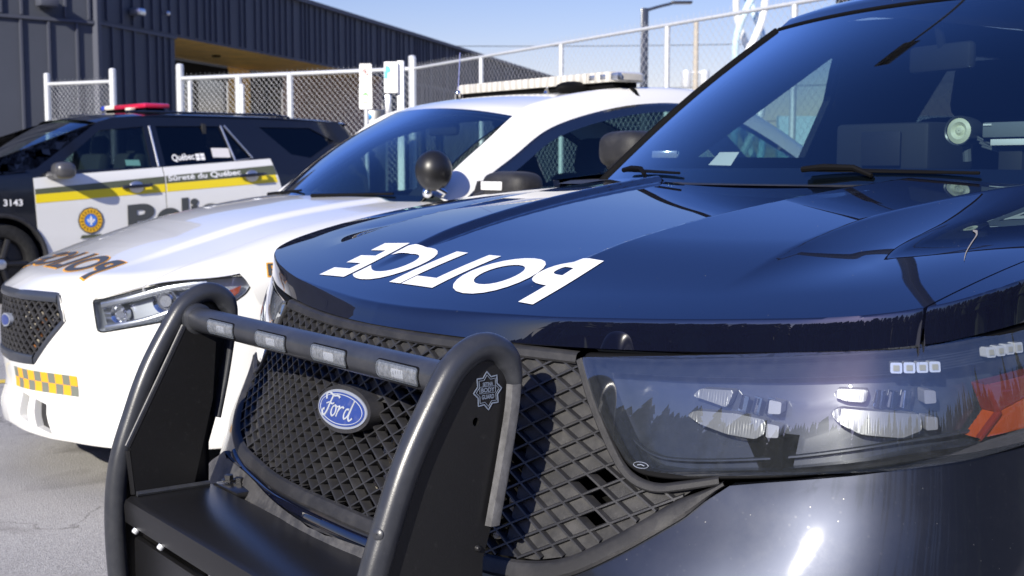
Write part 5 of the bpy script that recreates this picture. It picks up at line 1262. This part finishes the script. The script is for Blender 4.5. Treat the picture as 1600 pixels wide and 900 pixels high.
# pale blue wall far behind, seen through the windows
o = MB().box((11.5, 34, 1.25), (9, .3, 2.6), Matrix.Rotation(0, 3, 'Z')).build('boundary_wall', pri('pale_blue_panel', (.42, .56, .62), rough=.7)); tag(o, 'pale blue boundary wall seen through the windows of the dark SUV', 'wall')

# far wood behind the photographer, mirrored in lamps and paint
def wood_line():
    m = MB(); r_ = random.Random(11)
    for i in range(460):
        a = R(-205+230*i/460)+r_.uniform(-.02, .02); d = r_.uniform(38, 60); x, y = d*math.cos(a), d*math.sin(a)
        if y > -6: continue
        h = r_.uniform(8, 14); w_ = h*r_.uniform(.16, .24)
        m.tube([(x, y, -.1), (x, y, h*.4)], [.18, .1], 6)
        for k_ in range(7):
            z = h*(.0+.14*k_); rr = w_*(1-.125*k_)
            n_ = 9; ring = [(x+rr*r_.uniform(.6, 1.1)*math.cos(2*math.pi*j/n_), y+rr*r_.uniform(.6, 1.1)*math.sin(2*math.pi*j/n_), z-r_.uniform(0, .25)) for j in range(n_)]
            tip = (x+r_.uniform(-.1, .1), y, z+h*.22)
            m.add(ring+[tip], [(j, (j+1) % n_, n_) for j in range(n_)])
    o = m.build('far_wood', pri('conifer_green', (.025, .04, .02), rough=.9, vary=(1, .4)), smooth=False); o['kind'] = 'stuff'; o['label'] = 'far conifer wood mirrored in the headlight glass'; o['category'] = 'wood'
wood_line()

# ================================================= light, sky, camera
SUN_AZ, SUN_EL = R(-153), R(27)      # azimuth from +Y, clockwise
sd = Vector((math.sin(SUN_AZ)*math.cos(SUN_EL), math.cos(SUN_AZ)*math.cos(SUN_EL), math.sin(SUN_EL)))
W = bpy.data.worlds.new('World'); SC.world = W; W.use_nodes = True; nt = W.node_tree
sky = nt.nodes.new('ShaderNodeTexSky'); sky.sky_type = 'NISHITA'; sky.sun_disc = False; sky.sun_elevation = SUN_EL; sky.sun_rotation = SUN_AZ
sky.altitude = 50; sky.air_density = 1.0; sky.dust_density = .35; sky.ozone_density = 2.5
tint = nt.nodes.new('ShaderNodeMixRGB'); tint.blend_type = 'MULTIPLY'; tint.inputs[0].default_value = 1; tint.inputs[2].default_value = (1.09, .955, 1.06, 1); L(nt, sky.outputs[0], tint.inputs[1])
hs = nt.nodes.new('ShaderNodeHueSaturation'); hs.inputs['Saturation'].default_value = 1.25; L(nt, tint.outputs[0], hs.inputs['Color'])
# the clear northern sky: pale above the roofs, deep blue higher up
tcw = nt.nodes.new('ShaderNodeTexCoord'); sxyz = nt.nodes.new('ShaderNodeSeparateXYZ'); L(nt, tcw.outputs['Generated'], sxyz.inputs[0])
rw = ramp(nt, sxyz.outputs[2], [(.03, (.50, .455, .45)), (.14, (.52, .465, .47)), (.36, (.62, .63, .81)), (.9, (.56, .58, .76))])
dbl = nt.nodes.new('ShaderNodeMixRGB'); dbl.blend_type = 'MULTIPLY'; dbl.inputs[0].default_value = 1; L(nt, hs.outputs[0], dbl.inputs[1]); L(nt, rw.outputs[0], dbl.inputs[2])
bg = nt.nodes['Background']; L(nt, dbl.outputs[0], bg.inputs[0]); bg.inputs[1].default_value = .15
sl_ = bpy.data.lights.new('sun', 'SUN'); sl_.energy = 4.7; sl_.angle = R(.53); sl_.color = (1, .94, .82)
so = bpy.data.objects.new('sun', sl_); COL.objects.link(so); so.rotation_euler = sd.to_track_quat('Z', 'Y').to_euler()
cam = bpy.data.cameras.new('camera'); co = bpy.data.objects.new('camera', cam); COL.objects.link(co); SC.camera = co
cam.sensor_width = 36; cam.lens = 45.0; cam.clip_start = .05; cam.clip_end = 2000
co.location = (0, 0, 1.2); co.rotation_euler = (R(90)-math.atan(188/2000), 0, 0)
cam.dof.use_dof = True; cam.dof.focus_distance = 2.25; cam.dof.aperture_fstop = 9.0; cam.dof.aperture_blades = 9
vs = SC.view_settings; vs.view_transform = 'Standard'; vs.look = 'None'; vs.exposure = 0.68; vs.gamma = 1
SC.cycles.max_bounces = 12; SC.cycles.transparent_max_bounces = 24; SC.cycles.glossy_bounces = 6; SC.cycles.caustics_reflective = False; SC.cycles.caustics_refractive = False
SC.cycles.sample_clamp_indirect = 6
